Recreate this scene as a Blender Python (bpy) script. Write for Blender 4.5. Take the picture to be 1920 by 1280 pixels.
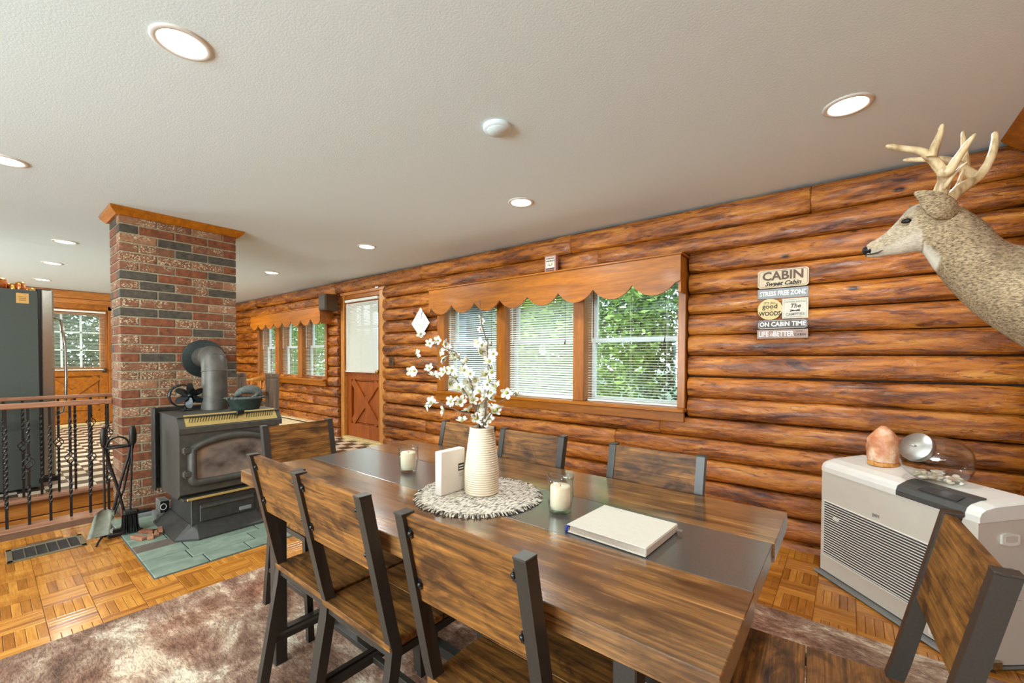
import bpy, bmesh, math, random
from mathutils import Vector, Matrix, noise
random.seed(7)
S = bpy.context.scene
for o in list(bpy.data.objects): bpy.data.objects.remove(o)
C = S.collection
PI = math.pi
CZ = 2.30      # ceiling height
ZT = 0.055     # level of the tiled floor

# ------------------------------------------------------------------ camera
cam = bpy.data.cameras.new('camera'); co = bpy.data.objects.new('camera', cam); C.objects.link(co)
Rv = Vector((0.782790, 0.622268, 0.004738)); Dv = Vector((0.016240, -0.012818, -0.999786)); Fv = Vector((-0.622074, 0.782699, -0.020140))
m = Matrix.Identity(4)
for i in range(3):
    m[i][0] = Rv[i]; m[i][1] = -Dv[i]; m[i][2] = -Fv[i]
m[2][3] = 1.2
co.matrix_world = m
cam.sensor_width = 36; cam.lens = 36*794.28/1920; cam.shift_y = 48.65/1920; cam.clip_start = 0.02; cam.clip_end = 200
S.camera = co

# ------------------------------------------------------------------ world, sun, fill lamps, exposure
w = bpy.data.worlds.new('sky'); S.world = w; w.use_nodes = True
bg = w.node_tree.nodes['Background']; bg.inputs[0].default_value = (0.80, 0.93, 1.0, 1); bg.inputs[1].default_value = 4.2
sun = bpy.data.lights.new('sun', 'SUN'); sun.energy = 10.0; sun.angle = math.radians(1.5); sun.color = (1, .95, .82)
so = bpy.data.objects.new('sun', sun); C.objects.link(so); so.rotation_euler = (math.radians(38), 0, math.radians(-30))
def area(name, loc, rot, sx, sy, power, col):
    l = bpy.data.lights.new(name, 'AREA'); l.shape = 'RECTANGLE'; l.size = sx; l.size_y = sy; l.energy = power; l.color = col
    o = bpy.data.objects.new(name, l); C.objects.link(o); o.location = loc; o.rotation_euler = rot; return o
# added fill lamps in the two unseen window openings behind the camera
area('window_daylight', (-1.6, -2.93, 1.35), (-PI/2*-1, 0, 0), 2.8, 1.5, 200, (0.74, 0.92, 1.0))
area('window_daylight', (-7.6, -2.93, 1.35), (-PI/2*-1, 0, 0), 2.2, 1.2, 130, (0.86, 0.95, 1.0))
CAN_W = 11.0
vs = S.view_settings; vs.view_transform = 'Standard'; vs.look = 'None'; vs.gamma = 1; vs.use_curve_mapping = False; vs.exposure = 0.22

# ------------------------------------------------------------------ materials
MATS = {}
def lin(c): return tuple(((v/255)/12.92 if v/255 <= 0.04045 else ((v/255+0.055)/1.055)**2.4) for v in c) + (1,)
class N:
    def __init__(s, name, rough=0.5, metal=0.0, spec=0.5, coat=0.0):
        s.m = bpy.data.materials.new(name); s.m.use_nodes = True; s.t = s.m.node_tree; s.b = s.t.nodes['Principled BSDF']
        s.b.inputs['Roughness'].default_value = rough; s.b.inputs['Metallic'].default_value = metal
        s.b.inputs['Specular IOR Level'].default_value = spec; s.b.inputs['Coat Weight'].default_value = coat; s.b.inputs['Coat Roughness'].default_value = 0.12
        MATS[name] = s.m
    def n(s, typ, **kw):
        nd = s.t.nodes.new(typ)
        for k, v in kw.items(): setattr(nd, k, v)
        return nd
    def l(s, a, b): s.t.links.new(a, b)
    def coords(s, scale, rnd=True, space='Object'):
        tc = s.n('ShaderNodeTexCoord'); mp = s.n('ShaderNodeMapping'); mp.inputs['Scale'].default_value = scale
        s.l(tc.outputs[space], mp.inputs['Vector'])
        if rnd:
            oi = s.n('ShaderNodeObjectInfo'); mu = s.n('ShaderNodeMath', operation='MULTIPLY'); mu.inputs[1].default_value = 37.0
            s.l(oi.outputs['Random'], mu.inputs[0]); s.l(mu.outputs[0], mp.inputs['Location'])
        return mp.outputs[0]
    def noise(s, vec, scale=5, detail=4, rough=0.55, dist=0.0):
        nd = s.n('ShaderNodeTexNoise'); nd.inputs['Scale'].default_value = scale; nd.inputs['Detail'].default_value = detail
        nd.inputs['Roughness'].default_value = rough; nd.inputs['Distortion'].default_value = dist; s.l(vec, nd.inputs['Vector']); return nd.outputs['Fac']
    def ramp(s, fac, stops, interp='LINEAR'):
        r = s.n('ShaderNodeValToRGB'); r.color_ramp.interpolation = interp; e = r.color_ramp.elements
        while len(e) < len(stops): e.new(0.5)
        for el, (p, c) in zip(e, stops): el.position = p; el.color = c if len(c) == 4 else tuple(c)+(1,)
        s.l(fac, r.inputs[0]); return r.outputs[0]
    def mix(s, fac, a, b, mode='MIX'):
        x = s.n('ShaderNodeMix', data_type='RGBA', blend_type=mode)
        if isinstance(fac, float): x.inputs[0].default_value = fac
        else: s.l(fac, x.inputs[0])
        for v, i in ((a, 6), (b, 7)):
            if isinstance(v, tuple): x.inputs[i].default_value = v
            else: s.l(v, x.inputs[i])
        return x.outputs[2]
    def col(s, c):
        if isinstance(c, tuple): s.b.inputs['Base Color'].default_value = c
        else: s.l(c, s.b.inputs['Base Color'])
    def bump(s, h, strength=0.2, dist=0.01):
        b = s.n('ShaderNodeBump'); b.inputs['Strength'].default_value = strength; b.inputs['Distance'].default_value = dist
        s.l(h, b.inputs['Height']); s.l(b.outputs[0], s.b.inputs['Normal'])
def plain(name, rgb, rough=0.5, metal=0.0, var=0.12, scale=40, bump=0.05, spec=0.5, coat=0.0):
    q = N(name, rough, metal, spec, coat); c = lin(rgb); v = q.coords((1, 1, 1)); f = q.noise(v, scale, 3)
    q.col(q.ramp(f, [(0.3, tuple(x*(1-var) for x in c[:3])), (0.7, tuple(min(1, x*(1+var)) for x in c[:3]))]))
    if bump: q.bump(f, bump, 0.003)
    return q.m
def emit(name, rgb, st):
    q = N(name); q.b.inputs['Emission Color'].default_value = lin(rgb); q.b.inputs['Emission Strength'].default_value = st; q.col(lin(rgb)); return q.m
def wood(name, stops, grain=(2, 22, 22), rough=0.4, bump=0.12, coat=0.0, fine=6.0, blotch=None, spec=0.5):
    q = N(name, rough, 0, spec, coat); v = q.coords(grain); f = q.noise(v, 1.6, 7, 0.62, 0.6)
    c = q.ramp(f, stops)
    v2 = q.coords(tuple(g*fine for g in grain)); f2 = q.noise(v2, 1.5, 3)
    c = q.mix(0.35, c, q.ramp(f2, [(0.35, (0.35, 0.35, 0.35)), (0.6, (1, 1, 1))]), 'MULTIPLY')
    if blotch:
        v3 = q.coords(blotch); f3 = q.noise(v3, 1.5, 4, 0.6, 0.8)
        c = q.mix(q.ramp(f3, [(0.46, (0, 0, 0)), (0.64, (1, 1, 1))]), c, q.mix(1.0, c, (0.34, 0.31, 0.30, 1), 'MULTIPLY'))
    q.col(c); q.bump(f2, bump, 0.002); return q.m
def logmat(name, c1, c2, c3, c4):
    q = N(name, 0.30, 0, 0.6, 0.15); q.b.inputs['Coat Roughness'].default_value = 0.25
    v = q.coords((1.3, 9, 9)); f = q.noise(v, 1.6, 8, 0.66, 0.8)
    c = q.ramp(f, [(0.33, lin(c1)), (0.44, lin(c2)), (0.54, lin(c3)), (0.68, lin(c4))])
    v2 = q.coords((2.6, 16, 16)); f2 = q.noise(v2, 1.9, 5, 0.7, 1.6)
    c = q.mix(q.ramp(f2, [(0.56, (0, 0, 0)), (0.62, (1, 1, 1))]), c, q.mix(1.0, c, (0.36, 0.27, 0.20, 1), 'MULTIPLY'))
    v3 = q.coords((1.6, 3.5, 3.5)); vo = q.n('ShaderNodeTexVoronoi'); vo.inputs['Scale'].default_value = 1.6; q.l(v3, vo.inputs['Vector'])
    c = q.mix(q.ramp(vo.outputs['Distance'], [(0.05, (1, 1, 1)), (0.10, (0, 0, 0))]), c, lin((60, 30, 12)))
    oi = q.n('ShaderNodeObjectInfo'); c = q.mix(q.ramp(oi.outputs['Random'], [(0, (0.0, 0, 0)), (1, (0.45, 0.45, 0.45))]), c, q.mix(1.0, c, (0.62, 0.58, 0.5, 1), 'MULTIPLY'))
    q.col(c)
    f4 = q.noise(q.coords((4, 14, 14)), 2.2, 6, 0.7, 1.0); q.bump(f4, 0.65, 0.02)
    q.l(q.ramp(f4, [(0.35, (0.14, 0.14, 0.14)), (0.65, (0.40, 0.40, 0.40))]), q.b.inputs['Roughness']); return q.m
M_log = logmat('varnished_log', (70, 34, 8), (142, 76, 20), (192, 112, 32), (222, 150, 62))
M_logd = plain('log_shadow_gap', (58, 34, 18), 0.8)  # dark brown backing wall behind the logs and stair boards
M_trim = wood('orange_trim_wood', [(0.3, lin((142, 78, 4))), (0.6, lin((182, 106, 8))), (0.8, lin((198, 122, 16)))], (1.2, 14, 14), 0.38, 0.05, 0.1)
M_trimv = wood('orange_trim_wood_upright', [(0.3, lin((142, 78, 12))), (0.6, lin((176, 102, 18))), (0.8, lin((194, 120, 28)))], (14, 14, 1.2), 0.38, 0.05, 0.1)
M_door = wood('red_brown_door_wood', [(0.3, lin((146, 70, 10))), (0.6, lin((182, 92, 16))), (0.8, lin((198, 108, 26)))], (12, 12, 1.0), 0.36, 0.05, 0.1)
M_pine = wood('knotty_pine', [(0.3, lin((176, 100, 36))), (0.55, lin((206, 130, 56))), (0.8, lin((222, 150, 74)))], (8, 1.2, 8), 0.35, 0.05, 0.2)
M_rail = wood('handrail_wood', [(0.3, lin((130, 84, 58))), (0.7, lin((176, 124, 92)))], (20, 1.5, 20), 0.45, 0.1)
M_post = wood('grey_weathered_wood', [(0.3, lin((96, 80, 66))), (0.7, lin((158, 138, 118)))], (18, 18, 1.2), 0.65, 0.3)
M_yel = wood('honey_pine', [(0.3, lin((196, 122, 50))), (0.7, lin((232, 168, 90)))], (12, 12, 2), 0.35, 0.05)
M_slat = wood('oak_parquet', [(0.25, lin((160, 96, 30))), (0.5, lin((196, 128, 46))), (0.75, lin((216, 152, 66)))], (1.5, 16, 16), 0.22, 0.03, 0.3)
def tint(m_, lo):
    q = N.__new__(N); q.m = m_; q.t = m_.node_tree; q.b = q.t.nodes['Principled BSDF']
    src = q.b.inputs['Base Color'].links[0].from_socket; oi = q.n('ShaderNodeObjectInfo')
    at = q.n('ShaderNodeAttribute'); at.attribute_name = 'shade'
    ad = q.n('ShaderNodeMath', operation='ADD'); q.l(oi.outputs['Random'], ad.inputs[0]); q.l(at.outputs['Fac'], ad.inputs[1])
    fr = q.n('ShaderNodeMath', operation='FRACT'); q.l(ad.outputs[0], fr.inputs[0])
    q.col(q.mix(1.0, src, q.ramp(fr.outputs[0], [(0, lo), (0.5, (0.92, 0.88, 0.85)), (1, (1.0, 1.0, 1.0))]), 'MULTIPLY'))
tint(M_slat, (0.60, 0.50, 0.40))
M_table = wood('rustic_brown_tabletop', [(0.30, lin((66, 46, 30))), (0.45, lin((116, 80, 44))), (0.58, lin((154, 108, 60))), (0.72, lin((190, 144, 90)))], (2.0, 46, 46), 0.2, 0.08, 0.5, 6, (2.4, 7, 7))
M_plank = wood('rustic_brown_plank', [(0.30, lin((66, 44, 20))), (0.45, lin((112, 72, 30))), (0.58, lin((142, 92, 38))), (0.72, lin((168, 114, 54)))], (2.8, 56, 56), 0.55, 0.1, 0.0, 6, (5, 11, 11), 0.3)
M_strip = plain('dark_charcoal_laminate', (66, 68, 66), 0.30, 0, 0.25, 300, 0.03, coat=0.6)
M_steel = plain('charcoal_powder_coated_steel', (58, 53, 47), 0.38, 0.35, 0.1, 200, 0.03)
M_stove = plain('matte_black_stove_steel', (66, 62, 54), 0.55, 0.25, 0.2, 30, 0.08)
M_stoved = plain('dark_stove_base', (56, 54, 50), 0.42, 0.3, 0.2, 30, 0.05)
M_pipe = plain('grey_stove_pipe', (90, 86, 78), 0.5, 0.4, 0.22, 14, 0.06)
M_brass = plain('brushed_brass', (214, 186, 118), 0.3, 0.75, 0.08, 80, 0.02)
M_iron = plain('black_wrought_iron', (44, 38, 34), 0.42, 0.5, 0.2, 60, 0.1)
M_black = plain('black_enamel', (26, 27, 27), 0.25, 0.2, 0.1)
M_greenpot = plain('green_black_cast_iron', (52, 64, 56), 0.45, 0.2, 0.3, 40, 0.15)
M_lattice = plain('dusty_grey_cast_iron', (92, 96, 90), 0.75, 0.1, 0.3, 60, 0.3)
M_soot = N('sooty_glass', 0.18, 0, 0.5); _f = M_soot.noise(M_soot.coords((3, 3, 4)), 2.0, 4, 0.5, 0.0)
M_soot.col(M_soot.ramp(_f, [(0.3, lin((44, 36, 30))), (0.55, lin((112, 98, 88))), (0.8, lin((150, 120, 92)))])); M_soot = M_soot.m
M_white = plain('warm_white_plastic', (226, 222, 212), 0.28, 0, 0.02, 20, 0.0)
M_panelw = plain('ivory_painted_steel', (204, 195, 180), 0.35, 0, 0.02, 20, 0.0)
M_grey = plain('grey_enamel', (120, 120, 116), 0.4, 0.1, 0.05)
M_dgrey = plain('dark_grey_plastic', (70, 70, 68), 0.35, 0.0, 0.1)
M_lcd = plain('smoked_display', (58, 60, 60), 0.12, 0.0, 0.1)
M_tile_w = plain('cream_floor_tile', (226, 214, 190), 0.3, 0, 0.04, 30, 0.02)
M_tile_b = plain('brown_black_floor_tile', (74, 60, 48), 0.3, 0, 0.2, 30, 0.02)
M_blind = plain('white_blind_vinyl', (232, 234, 226), 0.45, 0, 0.02, 20, 0.0)
M_vinyl = plain('white_window_vinyl', (222, 228, 226), 0.4, 0, 0.02, 20, 0.0)
M_ceram = plain('cream_glazed_ceramic', (222, 206, 178), 0.25, 0, 0.03, 20, 0.02)
M_wax = plain('ivory_candle_wax', (232, 218, 186), 0.55, 0, 0.02, 20, 0.0); MATS['ivory_candle_wax'].node_tree.nodes['Principled BSDF'].inputs['Subsurface Weight'].default_value = 0.3
M_mort = plain('grey_mortar', (140, 130, 104), 0.9, 0, 0.2, 60, 0.3)
M_petal = plain('white_silk_petal', (240, 240, 226), 0.6, 0, 0.04, 60, 0.0)
M_sten = plain('olive_flower_centre', (150, 150, 80), 0.7, 0, 0.2, 60, 0.0)
M_twig = plain('brown_twig', (96, 74, 60), 0.75, 0, 0.25, 60, 0.2)
M_cloth = plain('cream_linen_cover', (206, 200, 184), 0.6, 0, 0.03, 90, 0.05)
M_page = plain('page_edges', (206, 190, 176), 0.8, 0, 0.1, 200, 0.05)
M_blue = plain('blue_ribbon', (30, 60, 150), 0.5)
M_copper = plain('copper', (200, 120, 70), 0.25, 0.9, 0.1)
M_fridge = plain('dark_green_grey_fridge_side', (72, 78, 70), 0.55, 0.1, 0.1, 200, 0.05)
M_stain = plain('stainless_steel', (176, 178, 168), 0.22, 0.95, 0.05)
M_bronze = plain('bronze_hardware', (92, 74, 52), 0.4, 0.7)
M_gold = plain('polished_brass', (200, 160, 80), 0.25, 0.9)
M_paper = plain('white_paper', (228, 220, 210), 0.8, 0, 0.02)
M_ink = plain('dark_ink', (60, 50, 44), 0.8)
M_inkg = plain('grey_ink', (130, 126, 120), 0.8)
M_chalk = plain('white_ink', (240, 236, 226), 0.7)
M_yell = plain('yellow_sticker', (226, 170, 90), 0.6)
M_thr = plain('pale_threshold', (222, 200, 140), 0.5)
M_bare = plain('cream_baseboard_heater', (226, 204, 160), 0.45)
M_grout = plain('dark_floor_joint', (92, 56, 26), 0.8)
M_antl = N('bone_antler', 0.45); _v = M_antl.noise(M_antl.coords((30, 30, 8)), 1.5, 5)
M_antl.col(M_antl.ramp(_v, [(0.3, lin((150, 118, 78))), (0.5, lin((214, 188, 142))), (0.8, lin((238, 222, 186)))])); M_antl.bump(_v, 0.4, 0.004); M_antl = M_antl.m
M_antd = plain('dark_antler_base', (120, 92, 66), 0.7, 0, 0.3, 90, 0.5)
M_fur = N('deer_fur', 0.85); _a = M_fur.noise(M_fur.coords((90, 90, 240)), 1.2, 3, 0.7); _b = M_fur.noise(M_fur.coords((5, 5, 5)), 1.2, 3)
_c = M_fur.mix(M_fur.ramp(_b, [(0.35, (0, 0, 0)), (0.65, (1, 1, 1))]), M_fur.ramp(_a, [(0.35, lin((112, 90, 62))), (0.62, lin((204, 180, 142)))]), M_fur.ramp(_a, [(0.35, lin((84, 66, 46))), (0.62, lin((178, 152, 116)))]))
_at = M_fur.n('ShaderNodeAttribute'); _at.attribute_name = 'pale'
_c = M_fur.mix(_at.outputs['Fac'], _c, lin((226, 216, 198)))
_at2 = M_fur.n('ShaderNodeAttribute'); _at2.attribute_name = 'dark'
_c = M_fur.mix(_at2.outputs['Fac'], _c, lin((70, 56, 44)))
M_fur.col(_c); M_fur.bump(_a, 0.5, 0.006); M_fur = M_fur.m
M_salt = N('pink_salt_rock', 0.5); _v = M_salt.noise(M_salt.coords((9, 9, 9)), 2, 5)
M_salt.col(M_salt.ramp(_v, [(0.3, lin((190, 112, 70))), (0.52, lin((220, 160, 118))), (0.7, lin((240, 214, 190)))])); M_salt.bump(_v, 0.6, 0.01); M_salt.b.inputs['Subsurface Weight'].default_value = 0.2; M_salt = M_salt.m
M_shell = plain('pale_shell', (228, 214, 186), 0.4, 0, 0.12, 30)
M_shellp = plain('pink_shell', (206, 168, 150), 0.4, 0, 0.12, 30)
M_house = plain('slate_blue_clapboard', (74, 90, 108), 0.7)
M_roof = plain('dark_shingle_roof', (62, 60, 60), 0.9)
M_bark = plain('tree_bark', (84, 70, 58), 0.9, 0, 0.3, 10, 0.3)
M_leafs = []
for nm, c in (('fresh_leaf', (122, 150, 76)), ('deep_leaf', (70, 98, 62)), ('blue_green_leaf', (84, 112, 100))):
    q = N(nm, 0.5); q.col(lin(c)); q.b.inputs['Transmission Weight'].default_value = 0.0
    tr = q.n('ShaderNodeBsdfTranslucent'); tr.inputs[0].default_value = lin(tuple(min(255, int(x*1.2)) for x in c)); mx = q.n('ShaderNodeMixShader'); mx.inputs[0].default_value = 0.4
    q.l(q.b.outputs[0], mx.inputs[1]); q.l(tr.outputs[0], mx.inputs[2]); q.l(mx.outputs[0], q.t.nodes['Material Output'].inputs[0]); M_leafs.append(q.m)
def ceilm():
    q = N('textured_white_ceiling', 0.85); f = q.noise(q.coords((1, 1, 1), False), 120, 4, 0.6); q.col(lin((230, 246, 248))); q.bump(f, 0.25, 0.004); return q.m
M_ceil = ceilm()
def glassm(name, r=0.0, tintc=(1, 1, 1, 1)):
    q = N(name, r); q.col(tintc); q.b.inputs['Transmission Weight'].default_value = 1.0; q.b.inputs['IOR'].default_value = 1.45
    return q.m
M_glass = None
def panem():   # thin window pane: mirror reflection by angle, otherwise clear
    q = N('window_pane_glass'); gl = q.n('ShaderNodeBsdfGlossy'); gl.inputs['Roughness'].default_value = 0.02; tr = q.n('ShaderNodeBsdfTransparent'); tr.inputs[0].default_value = (0.93, 0.97, 0.96, 1)
    lw = q.n('ShaderNodeLayerWeight'); lw.inputs[0].default_value = 0.5; mx = q.n('ShaderNodeMixShader')
    q.l(q.ramp(lw.outputs['Facing'], [(0.0, (.05, .05, .05)), (0.6, (.1, .1, .1)), (1, (.8, .8, .8))]), mx.inputs[0]); q.l(tr.outputs[0], mx.inputs[1]); q.l(gl.outputs[0], mx.inputs[2]); q.l(mx.outputs[0], q.t.nodes['Material Output'].inputs[0]); return q.m
M_pane = panem()
def thin(name, tint_):
    q = N(name); gl = q.n('ShaderNodeBsdfGlossy'); gl.inputs['Roughness'].default_value = 0.03; tr = q.n('ShaderNodeBsdfTransparent'); lw = q.n('ShaderNodeLayerWeight'); lw.inputs[0].default_value = 0.5
    q.l(q.ramp(lw.outputs['Facing'], [(0.6, (0.97, 0.975, 0.97)), (1.0, tint_)]), tr.inputs[0]); fr = q.n('ShaderNodeFresnel'); fr.inputs[0].default_value = 1.42; mx = q.n('ShaderNodeMixShader')
    q.l(q.ramp(lw.outputs['Facing'], [(0.0, (.04, .04, .04)), (0.5, (.08, .08, .08)), (0.82, (.38, .38, .38)), (1, (.8, .8, .8))]), mx.inputs[0]); q.l(tr.outputs[0], mx.inputs[1]); q.l(gl.outputs[0], mx.inputs[2]); q.l(mx.outputs[0], q.t.nodes['Material Output'].inputs[0]); return q.m
M_glass = thin('clear_glass', (0.72, 0.80, 0.80))
def rugm():
    q = N('distressed_rug', 0.95, 0, 0.1); f = q.noise(q.coords((1.3, 2.2, 1), False), 2.3, 12, 0.74, 0.5); g = q.noise(q.coords((2, 2, 2), False), 0.9, 3)
    c = q.ramp(f, [(0.34, lin((92, 70, 58))), (0.45, lin((132, 102, 84))), (0.53, lin((166, 138, 116))), (0.60, lin((214, 198, 172)))])
    c = q.mix(q.ramp(g, [(0.45, (0, 0, 0)), (0.66, (0.55, 0.55, 0.55))]), c, q.mix(1.0, c, lin((226, 150, 112)), 'MULTIPLY'))
    h = q.noise(q.coords((22, 90, 1), False), 1.0, 4, 0.7, 2.0); c = q.mix(0.75, c, q.ramp(h, [(0.4, (0.4, 0.36, 0.36)), (0.55, (1, 1, 1))]), 'MULTIPLY')
    q.col(c); q.bump(h, 0.5, 0.004); return q.m
M_rug = rugm()
def slatem(name, a, b):
    q = N(name, 0.55); f = q.noise(q.coords((5, 3, 3)), 2.0, 7, 0.65, 0.6); q.col(q.ramp(f, [(0.3, lin(a)), (0.7, lin(b))])); q.bump(f, 0.4, 0.006); return q.m
M_slate = slatem('green_grey_slate', (88, 104, 90), (134, 146, 128)); M_slate2 = slatem('brown_slate', (78, 68, 58), (112, 98, 84))
def brickm(name, a, b, speck):
    q = N(name, 0.85); f = q.noise(q.coords((14, 14, 14)), 1.8, 5, 0.65); c = q.ramp(f, [(0.3, lin(a)), (0.7, lin(b))])
    if speck:
        g = q.noise(q.coords((80, 80, 110)), 1.0, 4, 0.6); h = q.noise(q.coords((7, 7, 7)), 1.0, 2)
        mm = q.n('ShaderNodeMath', operation='MULTIPLY'); q.l(q.ramp(g, [(0.53, (0, 0, 0)), (0.58, (1, 1, 1))]), mm.inputs[0]); q.l(q.ramp(h, [(0.42, (0, 0, 0)), (0.52, (1, 1, 1))]), mm.inputs[1])
        c = q.mix(mm.outputs[0], c, lin((184, 164, 132)))
    q.col(c); q.bump(f, 0.7, 0.01); return q.m
M_bricks = [brickm('red_brick', (88, 46, 24), (136, 76, 42), False), brickm('speckled_red_brick', (90, 56, 36), (132, 84, 54), True), brickm('charcoal_brick', (52, 46, 38), (84, 74, 60), False), brickm('tan_red_brick', (122, 80, 54), (152, 108, 76), True)]
M_matw = N('woven_placemat', 0.9); _v = M_matw.noise(M_matw.coords((160, 40, 1)), 1.2, 3, 0.6, 0.5)
M_matw.col(M_matw.ramp(_v, [(0.40, lin((96, 88, 80))), (0.50, lin((206, 196, 178))), (0.7, lin((226, 218, 202)))])); M_matw.bump(_v, 0.5, 0.003); M_matw = M_matw.m
M_fringe = plain('grey_cream_yarn', (196, 186, 168), 0.95, 0, 0.5, 90, 0.2); M_fringed = plain('dark_yarn', (88, 80, 74), 0.95)
M_signs = {k: plain(k, c, 0.7, 0, 0.06, 40) for k, c in dict(sign_cream=(206, 186, 154), sign_grey=(146, 148, 146), sign_yellow=(214, 190, 134), sign_ivory=(212, 204, 184), sign_dark=(98, 88, 80), sign_rose=(162, 136, 122), sign_brown=(96, 74, 60), sign_pink=(170, 120, 108)).items()}

for _m, _r in ((M_table, .16), (M_strip, .16)):
    _b = _m.node_tree.nodes['Principled BSDF']; _b.inputs['Coat Weight'].default_value = 1.0; _b.inputs['Coat IOR'].default_value = 1.8; _b.inputs['Coat Roughness'].default_value = _r

# ------------------------------------------------------------------ mesh builder
class B:
    def __init__(s): s.v = []; s.f = []; s.sm = []; s.at = None
    def add(s, vs_, fs, smooth=False, M=None):
        k = len(s.v); s.v += [tuple(M @ Vector(p)) if M is not None else tuple(p) for p in vs_]
        s.f += [tuple(i+k for i in f) for f in fs]; s.sm += [smooth]*len(fs); return s
    def box(s, x0, y0, z0, x1, y1, z1, c=0.0, M=None):
        if c <= 0:
            v = [(x, y, z) for x in (x0, x1) for y in (y0, y1) for z in (z0, z1)]
            return s.add(v, [(0, 1, 3, 2), (4, 6, 7, 5), (0, 4, 5, 1), (2, 3, 7, 6), (0, 2, 6, 4), (1, 5, 7, 3)], M=M)
        bm = bmesh.new(); bmesh.ops.create_cube(bm, size=1)
        for q in bm.verts: q.co = Vector(((x0+x1)/2+q.co.x*(x1-x0), (y0+y1)/2+q.co.y*(y1-y0), (z0+z1)/2+q.co.z*(z1-z0)))
        bmesh.ops.bevel(bm, geom=bm.edges[:], offset=c, segments=1, affect='EDGES'); bm.verts.index_update()
        s.add([q.co[:] for q in bm.verts], [tuple(q.index for q in f.verts) for f in bm.faces], M=M); bm.free(); return s
    def loft(s, rings, cap=True, smooth=True, M=None, closed=False):
        n = len(rings[0]); v = [p for r in rings for p in r]; f = []
        R_ = len(rings)
        for i in range(R_ if closed else R_-1):
            j = (i+1) % R_
            for a in range(n):
                b = (a+1) % n; f.append((i*n+a, i*n+b, j*n+b, j*n+a))
        s.add(v, f, smooth, M)
        if cap and not closed:
            s.add(rings[0], [tuple(range(n-1, -1, -1))], False, M); s.add(rings[-1], [tuple(range(n))], False, M)
        return s
    def tube(s, pts, r, n=8, M=None, cap=True, closed=False):
        pts = [Vector(p) for p in pts]; rs = r if isinstance(r, (list, tuple)) else [r]*len(pts); rings = []; up = None
        for i, p in enumerate(pts):
            a = pts[i-1] if i > 0 else (pts[-1] if closed else p); b = pts[i+1] if i < len(pts)-1 else (pts[0] if closed else p); t = (b-a).normalized()
            if up is None: up = Vector((0, 0, 1)) if abs(t.z) < 0.9 else Vector((1, 0, 0))
            x = t.cross(up)
            if x.length < 1e-5: x = t.orthogonal()
            x.normalize(); y = x.cross(t).normalized(); up = y
            rings.append([tuple(p + (x*math.cos(2*PI*k/n) + y*math.sin(2*PI*k/n))*rs[i]) for k in range(n)])
        return s.loft(rings, cap, True, M, closed)
    def bar(s, a, b, w, d, c=0.0, side=None):      # rectangular bar between two points
        a = Vector(a); b = Vector(b); t = (b-a); L = t.length; t.normalize(); x = Vector(side) if side else (Vector((1, 0, 0)) if abs(t.x) < 0.9 else Vector((0, 1, 0)))
        x = (x - t*x.dot(t)).normalized(); y = t.cross(x); M = Matrix.Identity(4)
        for i in range(3): M[i][0] = x[i]; M[i][1] = y[i]; M[i][2] = t[i]; M[i][3] = a[i]
        return s.box(-w/2, -d/2, 0, w/2, d/2, L, c, M)
    def lathe(s, prof, n=24, M=None, smooth=True):
        rings = [[(r*math.cos(2*PI*k/n), r*math.sin(2*PI*k/n), z) for k in range(n)] for r, z in prof]
        return s.loft(rings, True, smooth, M)
    def prism(s, poly, a, b, axis='y', M=None, smooth=False):     # poly in the other two axes
        def p3(p, t): return {'y': (p[0], t, p[1]), 'x': (t, p[0], p[1]), 'z': (p[0], p[1], t)}[axis]
        n = len(poly); v = [p3(p, a) for p in poly] + [p3(p, b) for p in poly]
        f = [tuple(range(n)), tuple(range(2*n-1, n-1, -1))] + [(i, i+n, (i+1) % n+n, (i+1) % n) for i in range(n)]
        s.add(v, f, smooth, M); return s
    def mesh(s, name, mats, off=(0, 0, 0), midx=None):
        me = bpy.data.meshes.new(name); me.from_pydata([(p[0]-off[0], p[1]-off[1], p[2]-off[2]) for p in s.v], [], s.f)
        me.polygons.foreach_set('use_smooth', s.sm)
        for m_ in (mats if isinstance(mats, list) else [mats]): me.materials.append(m_)
        if midx: me.polygons.foreach_set('material_index', midx)
        bm = bmesh.new(); bm.from_mesh(me); bmesh.ops.recalc_face_normals(bm, faces=bm.faces); bm.to_mesh(me); bm.free(); return me
    def build(s, name, mat, parent=None, local=False, label=None):
        off = (0, 0, 0)
        if parent is not None and not local:
            p = parent; off = Vector((0, 0, 0))
            while p is not None: off = off + p.location; p = p.parent
        o = bpy.data.objects.new(name, s.mesh(name, mat, off)); C.objects.link(o)
        if parent is not None: o.parent = parent
        if label: o['label'] = label
        return o
def thing(name, label, cat, loc=(0, 0, 0), rz=0.0, group=None):
    o = bpy.data.objects.new(name, None); C.objects.link(o); o.location = loc; o.rotation_euler = (0, 0, rz); o.empty_display_size = 0.1
    o['label'] = label; o['category'] = cat
    if group: o['group'] = group
    return o
def tag(o, label, cat, group=None):
    o['label'] = label; o['category'] = cat
    if group: o['group'] = group
    return o
def recenter(o):          # origin of a one-mesh thing to the base of its mesh
    me = o.data; xs = [v.co for v in me.vertices]
    c = Vector(((min(p.x for p in xs)+max(p.x for p in xs))/2, (min(p.y for p in xs)+max(p.y for p in xs))/2, min(p.z for p in xs)))
    me.transform(Matrix.Translation(-c)); o.location = o.location + c; return o
def struct(name, b, mat, parent=None):
    o = b.build(name, mat, parent); o['kind'] = 'structure'; return o
def sub(o, name, mesh_, loc, parent, rot=(0, 0, 0), scale=(1, 1, 1)):
    c = bpy.data.objects.new(name, mesh_); C.objects.link(c); c.location = loc; c.rotation_euler = rot; c.scale = scale; c.parent = parent; return c
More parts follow.
